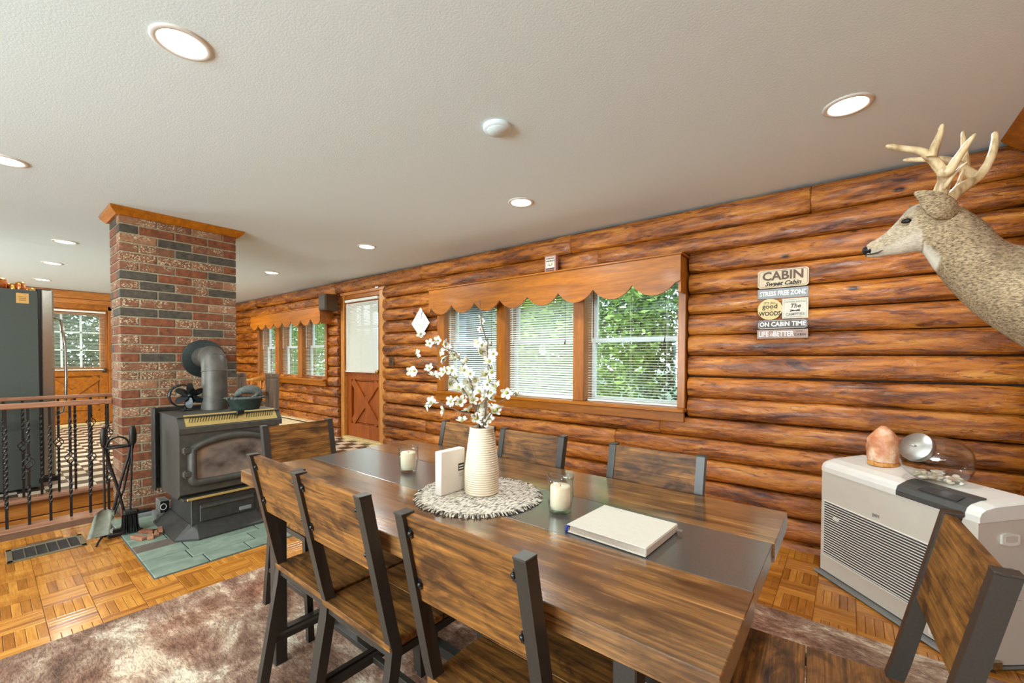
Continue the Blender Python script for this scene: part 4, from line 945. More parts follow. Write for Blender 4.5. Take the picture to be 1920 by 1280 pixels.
spots = [(-1.080, .575+.205, 0, 'middle rustic dining chair on the near side, partly behind the nearest one'), (-1.436, .585+.205, 0, 'farthest rustic dining chair on the near side, closest to the stove'),
         (-2.215+.205, 1.02, -PI/2, 'rustic dining chair at the stove end of the table'), (.19-.205, 1.155, PI/2+R(3), 'rustic dining chair at the right end of the table, in front of the white heater'),
         (-.557, 1.557-.205, PI, 'rustic dining chair on the window side, rightmost, under the log wall'), (-1.12, 1.56-.205, PI, 'rustic dining chair on the window side, just right of the vase'), (-1.52, 1.55-.205, PI, 'rustic dining chair on the window side, behind the vase and white block sign')]
for (x, y, rz, lb) in spots:
    c = copy_tree(c0); c.location = (x, y, FZ); c.rotation_euler = (0, 0, rz); c['label'] = lb

# ------------------------------------------------------------------ things on the table
mx_, my_ = -.948, 1.020
pm = thing('round_placemat', 'round grey and cream woven placemat with shaggy rim under the vase', 'placemat', (mx_, my_, TZ))
B().lathe([(.188, 0), (.190, .003), (.186, .005), (.001, .0055)], 48, Matrix.Translation((mx_, my_, TZ))).build('woven_centre', M_matw, pm)
fa, fb_ = B(), B()
for k in range(330):
    a = 2*PI*k/330; r0 = .186+random.uniform(-.002, .002); r1 = .206+random.uniform(-.005, .006); sk = random.uniform(-.03, .05); z1_ = TZ+random.uniform(.004, .010)
    bb_ = fb_ if k % 3 == 0 else fa
    bb_.tube([(mx_+r0*math.cos(a), my_+r0*math.sin(a), TZ+.004), (mx_+(r0+r1)/2*math.cos(a+sk/2), my_+(r0+r1)/2*math.sin(a+sk/2), z1_), (mx_+r1*math.cos(a+sk), my_+r1*math.sin(a+sk), TZ+.002)], .0022, 4)
q = fa.build('fringe', M_fringe, pm); q['kind'] = 'stuff'; q = fb_.build('dark_fringe', M_fringed, pm); q['kind'] = 'stuff'
# vase
vx, vy = -.95, 1.036; vz = TZ+.0056
prof_v = [(.045, 0), (.0535, .002)]
for k in range(29):
    z = .006+k*.0072; t_ = z/.215
    r = .0555+.0015*math.sin(t_*2) if t_ < .35 else .0565-(.0165)*((t_-.35)/.65)**1.15
    prof_v += [(r-.0020, z-.0030), (r+.0004, z-.0012), (r+.0004, z+.0012), (r-.0020, z+.0030)]
prof_v += [(.0405, .212), (.0405, .218), (.0375, .219), (.036, .21), (.045, .05), (.001, .03)]
va_ = B().lathe(prof_v, 48, Matrix.Translation((vx, vy, vz))).build('flower_vase', M_ceram); recenter(va_); tag(va_, 'tall cream ribbed ceramic vase on the placemat holding blossom branches', 'vase')
# blossoms
BRS = [[(-0.953, 0.975), (-0.982, 1.079), (-1.028, 1.168), (-1.08, 1.223), (-1.163, 1.242), (-1.222, 1.263), (-1.286, 1.288)], [(-0.958, 0.974), (-0.977, 1.044), (-1.054, 1.13), (-1.121, 1.166), (-1.207, 1.194), (-1.231, 1.214)], [(-0.941, 0.976), (-0.941, 1.029), (-0.918, 1.152), (-0.942, 1.257), (-0.971, 1.328), (-0.984, 1.4)], [(-0.934, 0.976), (-0.929, 1.012), (-0.907, 1.118), (-0.912, 1.222), (-0.907, 1.27)], [(-0.929, 0.977), (-0.918, 0.996), (-0.872, 1.051), (-0.818, 1.08), (-0.781, 1.099)], [(-0.955, 0.974), (-0.965, 1.009), (-1.027, 1.022), (-1.093, 1.045), (-1.186, 1.038)], [(-0.948, 0.975), (-0.953, 1.01), (-0.99, 1.115), (-1.028, 1.186)]]
FLW = [[-1.294, 1.294], [-1.194, 1.267], [-1.24, 1.217], [-1.13, 1.25], [-1.154, 1.227], [-1.097, 1.197], [-1.051, 1.204], [-1.277, 1.152], [-1.235, 1.156], [-1.164, 1.164], [-1.125, 1.142], [-1.106, 1.152], [-1.06, 1.137], [-1.012, 1.189], [-1.012, 1.161], [-1.078, 1.114], [-1.024, 1.085], [-0.987, 1.345], [-0.974, 1.326], [-0.982, 1.299], [-0.974, 1.25], [-0.957, 1.222], [-0.928, 1.201], [-0.924, 1.243], [-0.893, 1.216], [-0.932, 1.147], [-0.885, 1.16], [-0.908, 1.118], [-0.884, 1.11], [-1.033, 1.053], [-1.06, 1.055], [-0.977, 1.063], [-0.948, 1.047], [-0.916, 1.07], [-0.99, 1.028], [-0.931, 1.018], [-0.923, 1.001], [-0.998, 0.994], [-1.154, 1.045], [-1.174, 1.031], [-1.116, 1.048], [-1.101, 1.02], [-0.802, 1.1], [-0.788, 1.092], [-0.85, 1.048], [-0.861, 1.041], [-0.88, 1.034], [-0.999, 1.105], [-0.956, 1.092], [-0.936, 1.084], [-1.17, 1.14], [-1.14, 1.235], [-.90, 1.09], [-1.04, 1.06], [-.965, 1.13], [-.945, 1.02], [-1.21, 1.255], [-1.10, 1.21], [-1.08, 1.16], [-1.03, 1.10], [-1.00, 1.075], [-.97, 1.04], [-.95, 1.07], [-.90, 1.13], [-.92, 1.17], [-.94, 1.21], [-.90, 1.19], [-.99, 1.15], [-1.02, 1.12], [-.935, .995], [-.965, 1.0], [-1.135, 1.20], [-1.06, 1.09], [-.955, 1.245]]
names_b = ['longest white blossom branch reaching far left toward the diamond note', 'white blossom branch curving left just below the longest one', 'white blossom branch rising highest, bare budded tip against the window', 'white blossom branch standing upright at the right of the bunch', 'short white blossom branch leaning right out of the vase', 'low white blossom branch reaching left above the far chair', 'short middle white blossom branch inside the bunch']
petal = B()
for k in range(5):
    a = 2*PI*k/5; rings = []
    ca, sa = math.cos(a), math.sin(a)
    def pt(r, t_, z): return (r*ca-t_*sa, r*sa+t_*ca, z)
    petal.add([pt(.001, 0, 0), pt(.006, -.0048, .002), pt(.012, -.0062, .0065), pt(.0165, -.003, .0085), pt(.0175, 0, .0075), pt(.0165, .003, .0085), pt(.012, .0062, .0065), pt(.006, .0048, .002), pt(.010, 0, .0025)], [(0, 1, 8), (1, 2, 8), (2, 3, 8), (3, 4, 8), (4, 5, 8), (5, 6, 8), (6, 7, 8), (7, 0, 8)], True)
pet_me = petal.mesh('blossom', M_petal)
sten_me = B().lathe([(.001, -.006), (.0035, -.003), (.0045, .002), (.0035, .006), (.001, .007)], 8).mesh('stamen', M_sten)
bth = []
for i, br_ in enumerate(BRS):
    t = thing('blossom_branch', names_b[i], 'branch', (vx, vy, vz+.2), group='blossom branches in the vase'); off = [0.02, -.03, .03, -.015, -.03, -.05, .0][i]
    pts = []
    for j, (x, z) in enumerate(br_):
        s_ = j/(len(br_)-1); pts.append(Vector((x + (0 if j else 0), 1.03+off*s_, z)))
    start = Vector((vx+(-.018, -.02, .006, .014, .02, -.012, 0)[i], vy+(.01, -.012, .016, .004, -.012, -.018, -.02)[i]*.6, vz+.06)); mouth = Vector((vx+(br_[0][0]+.945)*.9, vy+.006*(i-3)/3, vz+.222))
    pts = [start, mouth]+pts[1:]
    # subdivide with a slight wobble
    fine = []
    for j in range(len(pts)-1):
        for q in range(3):
            s_ = q/3; p = pts[j].lerp(pts[j+1], s_); 
            if j > 0: p = p+Vector((noise.noise(p*40), noise.noise(p*40+Vector((9, 9, 9))), noise.noise(p*40+Vector((3, 7, 1)))))*.004
            fine.append(p)
    fine.append(pts[-1]); nf = len(fine)
    B().tube(fine, [.0032-(.0020)*k/nf for k in range(nf)], 6).build('stem', M_twig, t); bth.append((t, fine))
for (x, z) in FLW:
    p = Vector((x, 1.03+random.uniform(-.035, .035), z)); best = None
    for t, fine in bth:
        for q in fine[5:]:
            d = math.hypot(q.x-x, q.z-z)
            if best is None or d < best[0]: best = (d, t, q)
    d, t, q = best; p.y = q.y+random.uniform(-.02, .02)
    if z > 1.29 and x > -1.1: sc = .6
    else: sc = random.uniform(1.0, 1.3)
    view = (Vector((0, 0, 1.2))-p).normalized(); nrm = (view*random.uniform(.2, 1.0)+Vector((random.uniform(-.9, .9), random.uniform(-.9, .9), random.uniform(-.4, .9)))).normalized()
    rot = nrm.to_track_quat('Z', 'Y').to_euler()
    f_ = sub(None, 'blossom', pet_me, p-t.location, t, rot, (sc, sc, sc)); sub(None, 'stamen', sten_me, (0, 0, .001), f_)
    if (p-q).length > .008: B().tube([q, (q+p)/2+Vector((0, 0, .004)), p], .0011, 4).build('twig', M_twig, t)
# white block sign
bk_ = thing('white_block_sign', 'white wooden block sign standing on the placemat beside the vase', 'sign', (-1.035, .972, TZ+.0056))
z0 = TZ+.0058
B().box(-1.050, .920, z0, -1.020, 1.028, z0+.142, .002).build('block', M_paper, bk_)
B().box(-1.020, .996, z0+.068, -1.0193, 1.022, z0+.092).build('dark_label', M_ink, bk_); 
for k in range(2): B().box(-1.0193, .999, z0+.073+.009*k, -1.0190, 1.019, z0+.077+.009*k).build('print', M_chalk, bk_)
for k in range(2): B().box(-1.020, 1.000, z0+.050+.007*k, -1.0195, 1.018, z0+.0515+.007*k).build('print', M_inkg, bk_)
# candles
def candle(x, y, lb, h, lbc):
    t = thing('candle_glass', lb, 'candle holder', (x, y, TZ)); Tm = Matrix.Translation((x, y, TZ))
    B().lathe([(.026, .0005), (.033, .002), (.0335, .012), (.036, .03), (.0395, .05), (.0385, .075), (.0375, h-.02), (.0405, h), (.0390, h), (.036, h-.02), (.037, .075), (.038, .05), (.0345, .03), (.031, .014), (.001, .012)], 32, Tm).build('glass', M_glass, t)
    c = thing('pillar_candle', lbc, 'candle', (x, y, TZ+.0125)); B().lathe([(.0295, 0), (.0295, .062), (.028, .066), (.012, .064), (.001, .062)], 28, Matrix.Translation((x, y, TZ+.0125))).build('wax', M_wax, c); B().tube([(x, y, TZ+.072), (x+.001, y, TZ+.082)], .001, 5).build('wick', M_ink, c)
candle(-1.365, 1.058, 'clear glass candle holder left of the placemat, farther from the camera', .100, 'ivory pillar candle in the glass left of the placemat'); candle(-.66, 1.062, 'clear glass candle holder right of the placemat beside the cream book', .108, 'ivory pillar candle in the glass right of the placemat')
# book
bo = thing('guest_book', 'cream cloth covered guest book lying on the charcoal strip', 'book', (-.455, 1.038, TZ)); MB = Matrix.Translation((-.455, 1.038, TZ)) @ Matrix.Rotation(R(-3), 4, 'Z')
B().box(-.107, -.098, .001, .107, .098, .004, .001, MB).box(-.107, -.098, .019, .107, .098, .022, .001, MB).box(.103, -.098, .002, .108, .098, .021, .002, MB).build('cover', M_cloth, bo)
B().box(-.101, -.092, .004, .103, .092, .019, 0, MB).build('pages', M_page, bo)
B().tube([MB @ Vector(p) for p in ((-.107, -.08, .012), (-.114, -.088, .012), (-.112, -.094, .004), (-.106, -.10, .004))], .004, 6).build('ribbon', M_blue, bo, label='blue ribbon end')
B().box(.106, .082, .008, .122, .096, .010, .001, MB).build('page_tab', M_grey, bo)

# ------------------------------------------------------------------ direct vent heater
hx0, hy0 = -.108, 2.965
ht = thing('wall_heater', 'white louvred direct vent room heater by the right wall under the deer', 'heater', (hx0, hy0, 0), math.atan2(-.755, .656))
# local: +x along the width, front faces -y, depth +y
HL, HD = .775, .25
def hb_(b, n, m_, lb=None, par=None): return b.build(n, m_, par or ht, True, lb)
hb_(B().box(-.012, -.035, 0.002, HL+.005, HD-.01, .016, .006), 'floor_plate', M_grey)
front = [(0, .022), (0, .575), (HD, .60), (HD-.045, .022)]
hb_(B().prism([(0, .022), (0, .578), (HD-.01, .60), (HD-.035, .022)], 0, HL, 'x'), 'body', M_panelw)
lid = [(-.003, .578), (-.003, .603), (.004, .622), (.02, .635), (.06, .648), (HD-.02, .668), (HD+.005, .66), (HD+.012, .60), (HD-.01, .60)]
def lidpart(x0, x1): return B().prism(lid, x0, x1, 'x')
b = B(); rings = []
for x, s_ in ((-.004, .90), (.004, .97), (.02, 1.0), (HL-.04, 1.0), (HL-.012, .97), (HL+.004, .86)):
    rings.append([(x, y if s_ == 1 else y*(.96+.04*s_)+.004, .578+(z-.578)*s_ if z > .60 else z) for y, z in lid])
hb_(b.loft(rings, True, False), 'top_cover', M_white)
hb_(B().prism([(-.006, .582), (-.006, .604), (.002, .626), (.05, .650), (.085, .658), (.085, .645), (.0, .60)], .445, .73, 'x'), 'control_panel', M_dgrey, 'smoked grey control panel')
hb_(B().prism([(.008, .6325), (.045, .6495), (.045, .6505), (.008, .6345)], .53, .69, 'x'), 'display', M_lcd)
gx0, gx1, gz0, gz1 = .02, .665, .115, .412
hb_(B().box(gx0, -.001, gz0, gx1, .03, gz1), 'grille_recess', M_dgrey)
ns = 22
for k in range(ns):
    z = gz0+.004+k*(gz1-gz0-.004)/ns
    B().prism([(-.003, z), (.006, z+.006), (.006, z+.0075), (-.006, z+.002)], gx0+.002, gx1-.002, 'x').build('louvre', M_white, ht, True)
for x in (gx0, gx1-.004): hb_(B().box(x, -.006, gz0-.004, x+.004, .002, gz1+.004), 'grille_edge', M_white)
hb_(B().box(gx0, -.006, gz1, gx1, .002, gz1+.005, .001), 'grille_edge', M_white); hb_(B().box(gx0, -.006, gz0-.006, gx1, .002, gz0, .001), 'grille_edge', M_white)
hb_(B().box(.09, -.008, .33, .13, -.004, .345), 'grille_latch', M_white)
text('(MPI', .021, M_inkg, ht, (.34, -.0012, .445), FACE_Y, bold=.0003)
hb_(B().prism([(.022*math.cos(2*PI*k/20)+.34, .011*math.sin(2*PI*k/20)+.446) for k in range(11)], -.0006, -.0002, 'y'), 'logo_oval', M_panelw)
# side handle, labels
sd = B(); ov = [(.125+.036*max(-.75, min(.75, 1.1*math.cos(2*PI*k/24)))/.75, .515+.024*math.sin(2*PI*k/24)) for k in range(24)]
hb_(B().prism(ov, HL, HL+.008, 'x'), 'side_handle', M_white); ov2 = [(.125+(y-.125)*.68, .517+(z-.515)*.55) for y, z in ov]; hb_(B().prism(ov2, HL+.008, HL+.009, 'x'), 'handle_recess', M_panelw)
ln = B()
for z0, n in ((.40, 9), (.335, 4), (.30, 7)):
    for k in range(n): ln.box(HL+.0002, .07, z0-.0065*k, HL+.0008, .07+random.uniform(.05, .115), z0-.0065*k+.0018)
q = hb_(ln, 'fine_print', M_inkg); q['kind'] = 'stuff'
lbq = hb_(B().box(.60, -.0015, .035, .755, -.0002, .095), 'caution_label', M_paper, 'white caution label'); text('CAUTION', .014, M_ink, ht, (.675, -.0022, .083), FACE_Y)
ln = B()
for k in range(6): ln.box(.61, -.0019, .042+.0055*k, .74-random.uniform(0, .03), -.0015, .0432+.0055*k)
hb_(ln, 'fine_print', M_inkg)['kind'] = 'stuff'
hb_(B().box(HL-.01, .05, .018, HL+.02, .09, .045, .002), 'foot_bracket', M_stain)
def hw(u, v, z): return Vector((hx0+.656*u+.755*v, hy0-.755*u+.656*v, z))
# salt lamp
p = hw(.205, .16, .658)
sl_ = thing('salt_lamp', 'pink salt rock lamp on a round wood base on top of the heater', 'lamp', p); B().lathe([(.060, 0), (.064, .004), (.064, .018), (.058, .024), (.001, .025)], 28, Matrix.Translation(p)).build('wood_base', M_yel, sl_)
rings = []
for i in range(15):
    t_ = i/14; rr = max(.018*(1-t_)+.012, .067*(1-t_**3.6)**.6*(.93+.09*math.sin(PI*t_))); z = .024+.178*t_
    rings.append([(p.x+rr*(1+.16*noise.noise(Vector((math.cos(a*2*PI/20)*2, math.sin(a*2*PI/20)*2, t_*4))))*math.cos(a*2*PI/20), p.y+rr*(1+.16*noise.noise(Vector((math.cos(a*2*PI/20)*2, math.sin(a*2*PI/20)*2, t_*4))))*math.sin(a*2*PI/20), p.z+z) for a in range(20)])
B().loft(rings, True, True).build('salt_rock', M_salt, sl_)
# jar of shells: a lying glass jar with a tilted mouth, its long axis along the heater
p = hw(.49, .135, .650)
jr = thing('glass_cookie_jar', 'clear glass slanted jar with brushed steel lid on top of the heater', 'jar', p, math.atan2(-.2, .98))
def jring(t_, sc):
    return None
ax = .124; rz_ = .105
rings = []
NJ = 22
for i in range(NJ+1):
    th = PI*i/NJ; cxj = -ax*math.cos(th); rr = math.sin(th)**.75
    rings.append([(cxj, .095*rr*math.cos(2*PI*k/28), max(.003, .105+rz_*rr*math.sin(2*PI*k/28))) for k in range(28)])
rings = rings[1:-1]
inn = [[(x*.975, y*.965, .105+(z-.105)*.965 if z > .004 else .009) for x, y, z in r] for r in rings]
jb = B().loft(rings, True, True).build('glass', M_glass, jr, True)
jb2 = B().loft([[(x, y, z) for x, y, z in reversed(r)] for r in inn], True, True)
me_in = jb2.mesh('inner', M_glass); me_in.flip_normals(); bm = bmesh.new(); bm.from_mesh(jb.data); bm.from_mesh(me_in); bm.to_mesh(jb.data); bm.free()
TLn = Vector((-.45, -.74, .42)).normalized(); TL = Matrix.Translation((-.052, -.066, .158)) @ TLn.to_track_quat('Z', 'Y').to_matrix().to_4x4()
B().lathe([(.062, -.012), (.066, 0), (.066, .016), (.064, .019), (.001, .020)], 36, TL).build('lid', plain('brushed_steel', (190, 190, 182), .36, .9, .1), jr, True, 'brushed steel lid'); B().box(-.010, -.004, .02, .010, .004, .03, .002, TL).build('lid_knob', M_stain, jr, True)
sm_ = []
for k in range(46):
    ux, uy = random.uniform(-.08, .085), random.uniform(-.058, .058)
    if (ux/.10)**2+(uy/.075)**2 > 1: continue
    s_ = random.uniform(.010, .020); z = .0105+random.uniform(0.002, .034)*(1-(ux/.11)**2); rr = s_
    b = B(); rings = []
    for i in range(6):
        t_ = i/5; q = rr*(math.sin(PI*(.1+.8*t_))**.7); rings.append([(q*math.cos(2*PI*j/8)*(1+.12*math.cos(5*2*PI*j/8)), q*.8*math.sin(2*PI*j/8), -rr*.4+rr*.8*t_) for j in range(8)])
    M_ = Matrix.Rotation(random.uniform(0, 6), 4, 'Z') @ Matrix.Rotation(random.uniform(-.5, .5), 4, 'X')
    b.loft(rings, True, True, M_); a = math.atan2(-.2, .98); wx = p.x+ux*math.cos(a)-uy*math.sin(a); wy = p.y+ux*math.sin(a)+uy*math.cos(a)
    o = b.build('sea_shell', random.choice([M_shell, M_shell, M_shellp, M_petal])); o.location = (wx, wy, p.z+z+rr*.4); tag(o, 'small pale sea shell inside the glass jar on the heater', 'shell', 'sea shells inside the glass jar')

# ------------------------------------------------------------------ deer mount
dr = thing('deer_mount', 'whitetail buck shoulder mount with large antlers on the right wall', 'deer mount', (XR, 1.85, 1.05)); DY = 1.85
top = [(0.036, 1.578), (0.046, 1.590), (0.067, 1.602), (0.093, 1.624), (0.118, 1.654), (0.139, 1.682), (0.168, 1.694), (0.203, 1.693), (0.244, 1.674), (0.28, 1.641), (0.311, 1.603), (0.343, 1.551), (0.379, 1.527), (.45, 1.525), (.56, 1.545), (.665, 1.57)]
bot = [(0.037, 1.552), (0.046, 1.544), (0.068, 1.541), (0.095, 1.543), (0.125, 1.543), (0.150, 1.544), (0.172, 1.543), (0.186, 1.521), (0.199, 1.493), (0.223, 1.447), (0.255, 1.395), (0.294, 1.341), (0.336, 1.295), (.42, 1.215), (.54, 1.12), (.665, 1.06)]
wid = [.017, .025, .029, .033, .042, .055, .056, .058, .068, .082, .095, .112, .13, .155, .185, .20]
# resample smoothly
def cr(P_, t_):
    n = len(P_)-1; f = t_*n; i = min(n-1, int(f)); u = f-i; p0, p1, p2, p3 = P_[max(0, i-1)], P_[i], P_[i+1], P_[min(n, i+2)]
    def h(a, b, c_, d_): return .5*((2*b)+(-a+c_)*u+(2*a-5*b+4*c_-d_)*u*u+(-a+3*b-3*c_+d_)*u**3)
    return tuple(h(a, b, c_, d_) for a, b, c_, d_ in zip(p0, p1, p2, p3)) if isinstance(p1, tuple) else h(p0, p1, p2, p3)
rings = []; KK = 28; NS = 64; pale = []; dark = []
for i in range(NS+1):
    t_ = i/NS; tp = cr(top, t_); bt_ = cr(bot, t_); wd = cr(wid, t_); ring = []
    c_ = Vector(((tp[0]+bt_[0])/2, (tp[1]+bt_[1])/2)); hv = Vector((tp[0]-bt_[0], tp[1]-bt_[1]))/2
    for k in range(KK):
        a = 2*PI*k/KK; s_, cs = math.sin(a), math.cos(a)
        wmod = wd*(1-.18*max(0, s_)) if t_ > .25 else wd*(1-.30*max(0, -s_)+.10*max(0, s_)*(1 if t_ > .2 else 0))
        q = c_+hv*s_; yv_ = wmod*cs
        wv = 1+.012*noise.noise(Vector((q.x*25, q.y*25, a)))
        ring.append((q.x, DY+yv_*wv, q.y))
        # markings
        pv = 0.0
        if .42 < t_ < .56 and s_ < -.75: pv = 1.0 if s_ < -.85 else .6       # throat patch
        if t_ < .40 and s_ < -.35: pv = .55
        if .10 < t_ < .40 and s_ < 0: pv = max(pv, .25)
        if t_ < .36: pv = max(pv, .18)
        dk = 0.0
        if t_ < .035: dk = .95
        if t_ > .6 and t_ < .8 and s_ > .1: dk = .22
        if .30 < t_ < .45 and s_ > .75: dk = .35
        if t_ < .3 and s_ > .8: dk = .28
        pale.append(pv); dark.append(dk)
    rings.append(ring)
db = B().loft(rings, True, True); do = db.build('body', M_fur, dr)
nv = len(do.data.vertices)
for nm, arr in (('pale', pale), ('dark', dark)):
    a_ = do.data.attributes.new(nm, 'FLOAT', 'POINT'); a_.data.foreach_set('value', (arr+[0]*nv)[:nv])
# nose, mouth, eyes
B().loft([[(x, DY+w_*math.cos(2*PI*k/14), 1.5665+h_*math.sin(2*PI*k/14)) for k in range(14)] for x, w_, h_ in ((.029, .010, .007), (.032, .017, .011), (.038, .022, .0145), (.050, .0262, .0185), (.056, .022, .012))], True, True).build('nose', M_black, dr)
for s_ in (-1, 1):
    B().tube([(.038, DY+s_*.014, 1.5515), (.052, DY+s_*.022, 1.5495), (.068, DY+s_*.0275, 1.5505), (.080, DY+s_*.0305, 1.557)], [.0016, .0026, .0026, .001], 5).build('mouth_line', M_antd if False else M_ink, dr)
    B().lathe([(.001, 0), (.004, .001), (.005, .003), (.001, .004)], 8, Matrix.Translation((.042, DY+s_*.012, 1.573)) @ Matrix.Rotation(-s_*-PI/2, 4, 'X')).build('nostril', M_black, dr)
    ex, ez, ey = .134, 1.634, DY+s_*.047
    B().loft([[(ex+.0125*math.sin(PI*i/8)*math.cos(2*PI*k/12), ey+s_*(.0085*math.cos(PI*i/8)), ez+.0095*math.sin(PI*i/8)*math.sin(2*PI*k/12)) for k in range(12)] for i in range(1, 8)], True, True).build('eye', M_black, dr)
    B().tube([(ex+.0155*math.cos(2*PI*k/16), ey+s_*.0035-s_*.004*abs(math.cos(2*PI*k/16)), ez+.0105*math.sin(2*PI*k/16)) for k in range(16)], .0032, 5, closed=True).build('eyelid', M_fur, dr)
# ears
ET = [((.240, 1.632), .014), ((.226, 1.640), .028), ((.208, 1.648), .034), ((.190, 1.663), .033), ((.172, 1.684), .023), ((.158, 1.701), .012), ((.148, 1.712), .004)]
for s_ in (-1, 1):
    rings = []
    for i, ((x, z), hw_) in enumerate(ET):
        t_ = i/6; y = DY+s_*(.050+.045*math.sin(PI*min(1, t_*.9))**.8); nx, nz = .50, .86
        rr = []
        for k in range(14):
            a = 2*PI*k/14; u = math.cos(a)*hw_; v = math.sin(a)*.0045
            bow = .010*(1-(u/hw_)**2)*math.sin(PI*min(1, t_+.1))
            rr.append((x+u*nx, y+s_*(v+bow), z+u*nz))
        rings.append(rr)
    B().loft(rings, True, True).build('ear', M_fur, dr)
def tubes(b, pts, y0, y1, r0, r1, n=10, dirt=None):
    N_ = len(pts)-1; P3 = []; rs = []
    for i in range(N_*4+1):
        t_ = i/(N_*4); x, z = cr([tuple(p) for p in pts], t_); y = y0+(y1-y0)*t_; P3.append((x, y, z)); rs.append((r0*(1-t_)+r1*t_)*(1+.10*noise.noise(Vector((x*60, y*60, z*60)))))
    rs[-1] = r1*.4; b.tube(P3, rs, n)
A1 = [[0.196, 1.674], [0.21, 1.714], [0.215, 1.747], [0.203, 1.773], [0.181, 1.806], [0.16, 1.825], [0.124, 1.839], [0.078, 1.857]]
b = B(); tubes(b, A1, DY-.028, DY-.115, .020, .007); tubes(b, [[0.181, 1.800], [0.189, 1.832], [0.197, 1.86], [0.201, 1.884]], DY-.10, DY-.11, .013, .005); tubes(b, [[0.205, 1.755], [0.217, 1.750], [0.237, 1.785], [0.252, 1.812], [0.267, 1.835]], DY-.09, DY-.11, .016, .005); tubes(b, [[0.214, 1.715], [0.221, 1.727], [0.238, 1.752], [0.255, 1.768]], DY-.06, DY-.09, .008, .002)
b.build('antler', M_antl, dr)
A2 = [[0.225, 1.690], [0.246, 1.714], [0.264, 1.735], [0.284, 1.75], [0.303, 1.767], [0.32, 1.794], [0.334, 1.833], [0.341, 1.874], [0.342, 1.908]]
b = B(); tubes(b, A2, DY+.028, DY+.115, .019, .008); tubes(b, [[0.306, 1.770], [0.286, 1.802], [0.246, 1.85], [0.196, 1.872], [0.135, 1.891]], DY+.10, DY+.14, .016, .006); tubes(b, [[0.283, 1.800], [0.281, 1.846], [0.279, 1.889], [0.277, 1.944]], DY+.12, DY+.14, .014, .005); tubes(b, [[0.248, 1.712], [0.259, 1.75], [0.269, 1.786], [0.275, 1.806]], DY+.05, DY+.09, .010, .002)
b.build('antler', M_antl, dr)
for s_, px_ in ((-1, .196), (1, .222)): B().tube([(px_, DY+s_*.026, 1.672), (px_+.004, DY+s_*.030, 1.692)], [.020, .017], 12).build('antler_burr', M_antd, dr)
B().prism([(DY-.20, 1.0), (DY+.20, 1.0), (DY+.24, 1.2), (DY+.2, 1.55), (DY, 1.66), (DY-.2, 1.55), (DY-.24, 1.2)], XR-.02, XR+.003, 'x').build('wall_board', M_trim, dr)

# ------------------------------------------------------------------ signs on the log wall
SYf = 3.187
sg = thing('cabin_sign', 'stacked cabin saying plaques in cream, grey and brown on the log wall', 'sign', (-.337, SYf+.006, 1.34))
def plq(poly, mat, border=None):
    o = B().prism(poly, SYf, SYf+.010, 'y').build('plaque', MATS[mat] if mat in MATS else mat, sg); return o
def brd(poly, mat, par):
    b = B(); b.tube([(x, SYf-.0003, z) for x, z in poly], .0011, 4, closed=True); return b.build('border', mat, par)
def tx(o, s, size, mat, x, z, **k): return text(s, size, mat, o, (x-sg.location.x, SYf-.0012-sg.location.y, z-sg.location.z), FACE_Y, **k)
def notch(x0, x1, z0, z1, c): return [(x0+c, z0), (x1-c, z0), (x1, z0+c), (x1, z1-c), (x1-c, z1), (x0+c, z1), (x0, z1-c), (x0, z0+c)]
o = plq(notch(-.476, -.201, 1.665, 1.780, .012), 'sign_cream'); brd(notch(-.469, -.208, 1.672, 1.773, .012), MATS['sign_brown'], o)
tx(o, 'CABIN', .076, MATS['sign_brown'], -.338, 1.738, bold=.0022, sx=1.0); tx(o, 'Sweet Cabin', .038, M_ink, -.338, 1.690, shear=.35, sx=1.0, bold=.0012)
o = plq([(-.475, 1.597), (-.201, 1.597), (-.201, 1.658), (-.475, 1.658)], 'sign_grey'); tx(o, 'STRESS FREE ZONE', .040, M_chalk, -.338, 1.627, sx=.74, bold=.0012)
tx(o, '<', .03, M_inkg, -.457, 1.627); tx(o, '>', .03, M_inkg, -.219, 1.627)
o = plq([(-.405+.069*math.cos(2*PI*k/36), 1.528+.067*math.sin(2*PI*k/36)) for k in range(36)], 'sign_yellow')
tx(o, "IT'S ALL", .020, M_ink, -.405, 1.568); tx(o, 'good', .042, M_ink, -.405, 1.546, bold=.0006); tx(o, 'in the', .013, M_inkg, -.405, 1.524, shear=.3); tx(o, 'WOODS', .038, M_ink, -.405, 1.499, sx=.82, bold=.001)
o = plq([(-.337, 1.464), (-.201, 1.464), (-.201, 1.590), (-.337, 1.590)], 'sign_ivory'); brd([(-.328, 1.473), (-.210, 1.473), (-.210, 1.581), (-.328, 1.581)], M_inkg, o)
tx(o, 'GATHER ROUND', .015, M_inkg, -.269, 1.567, sx=.95); tx(o, 'The', .036, M_ink, -.269, 1.541, shear=.3, bold=.0006); tx(o, 'CAMPFIRE', .025, M_inkg, -.269, 1.489, sx=.9, bold=.0004)
b = B().bar((-.295, SYf-.001, 1.508), (-.243, SYf-.001, 1.517), .001, .005, 0, (0, 1, 0)).bar((-.295, SYf-.001, 1.517), (-.243, SYf-.001, 1.508), .001, .005, 0, (0, 1, 0)); b.build('crossed_logs', M_ink, o)
o = plq(notch(-.473, -.201, 1.400, 1.459, .010), 'sign_dark'); brd(notch(-.467, -.207, 1.405, 1.454, .012), M_chalk, o); tx(o, 'ON CABIN TIME', .039, M_chalk, -.337, 1.430, bold=.0012, sx=.88)
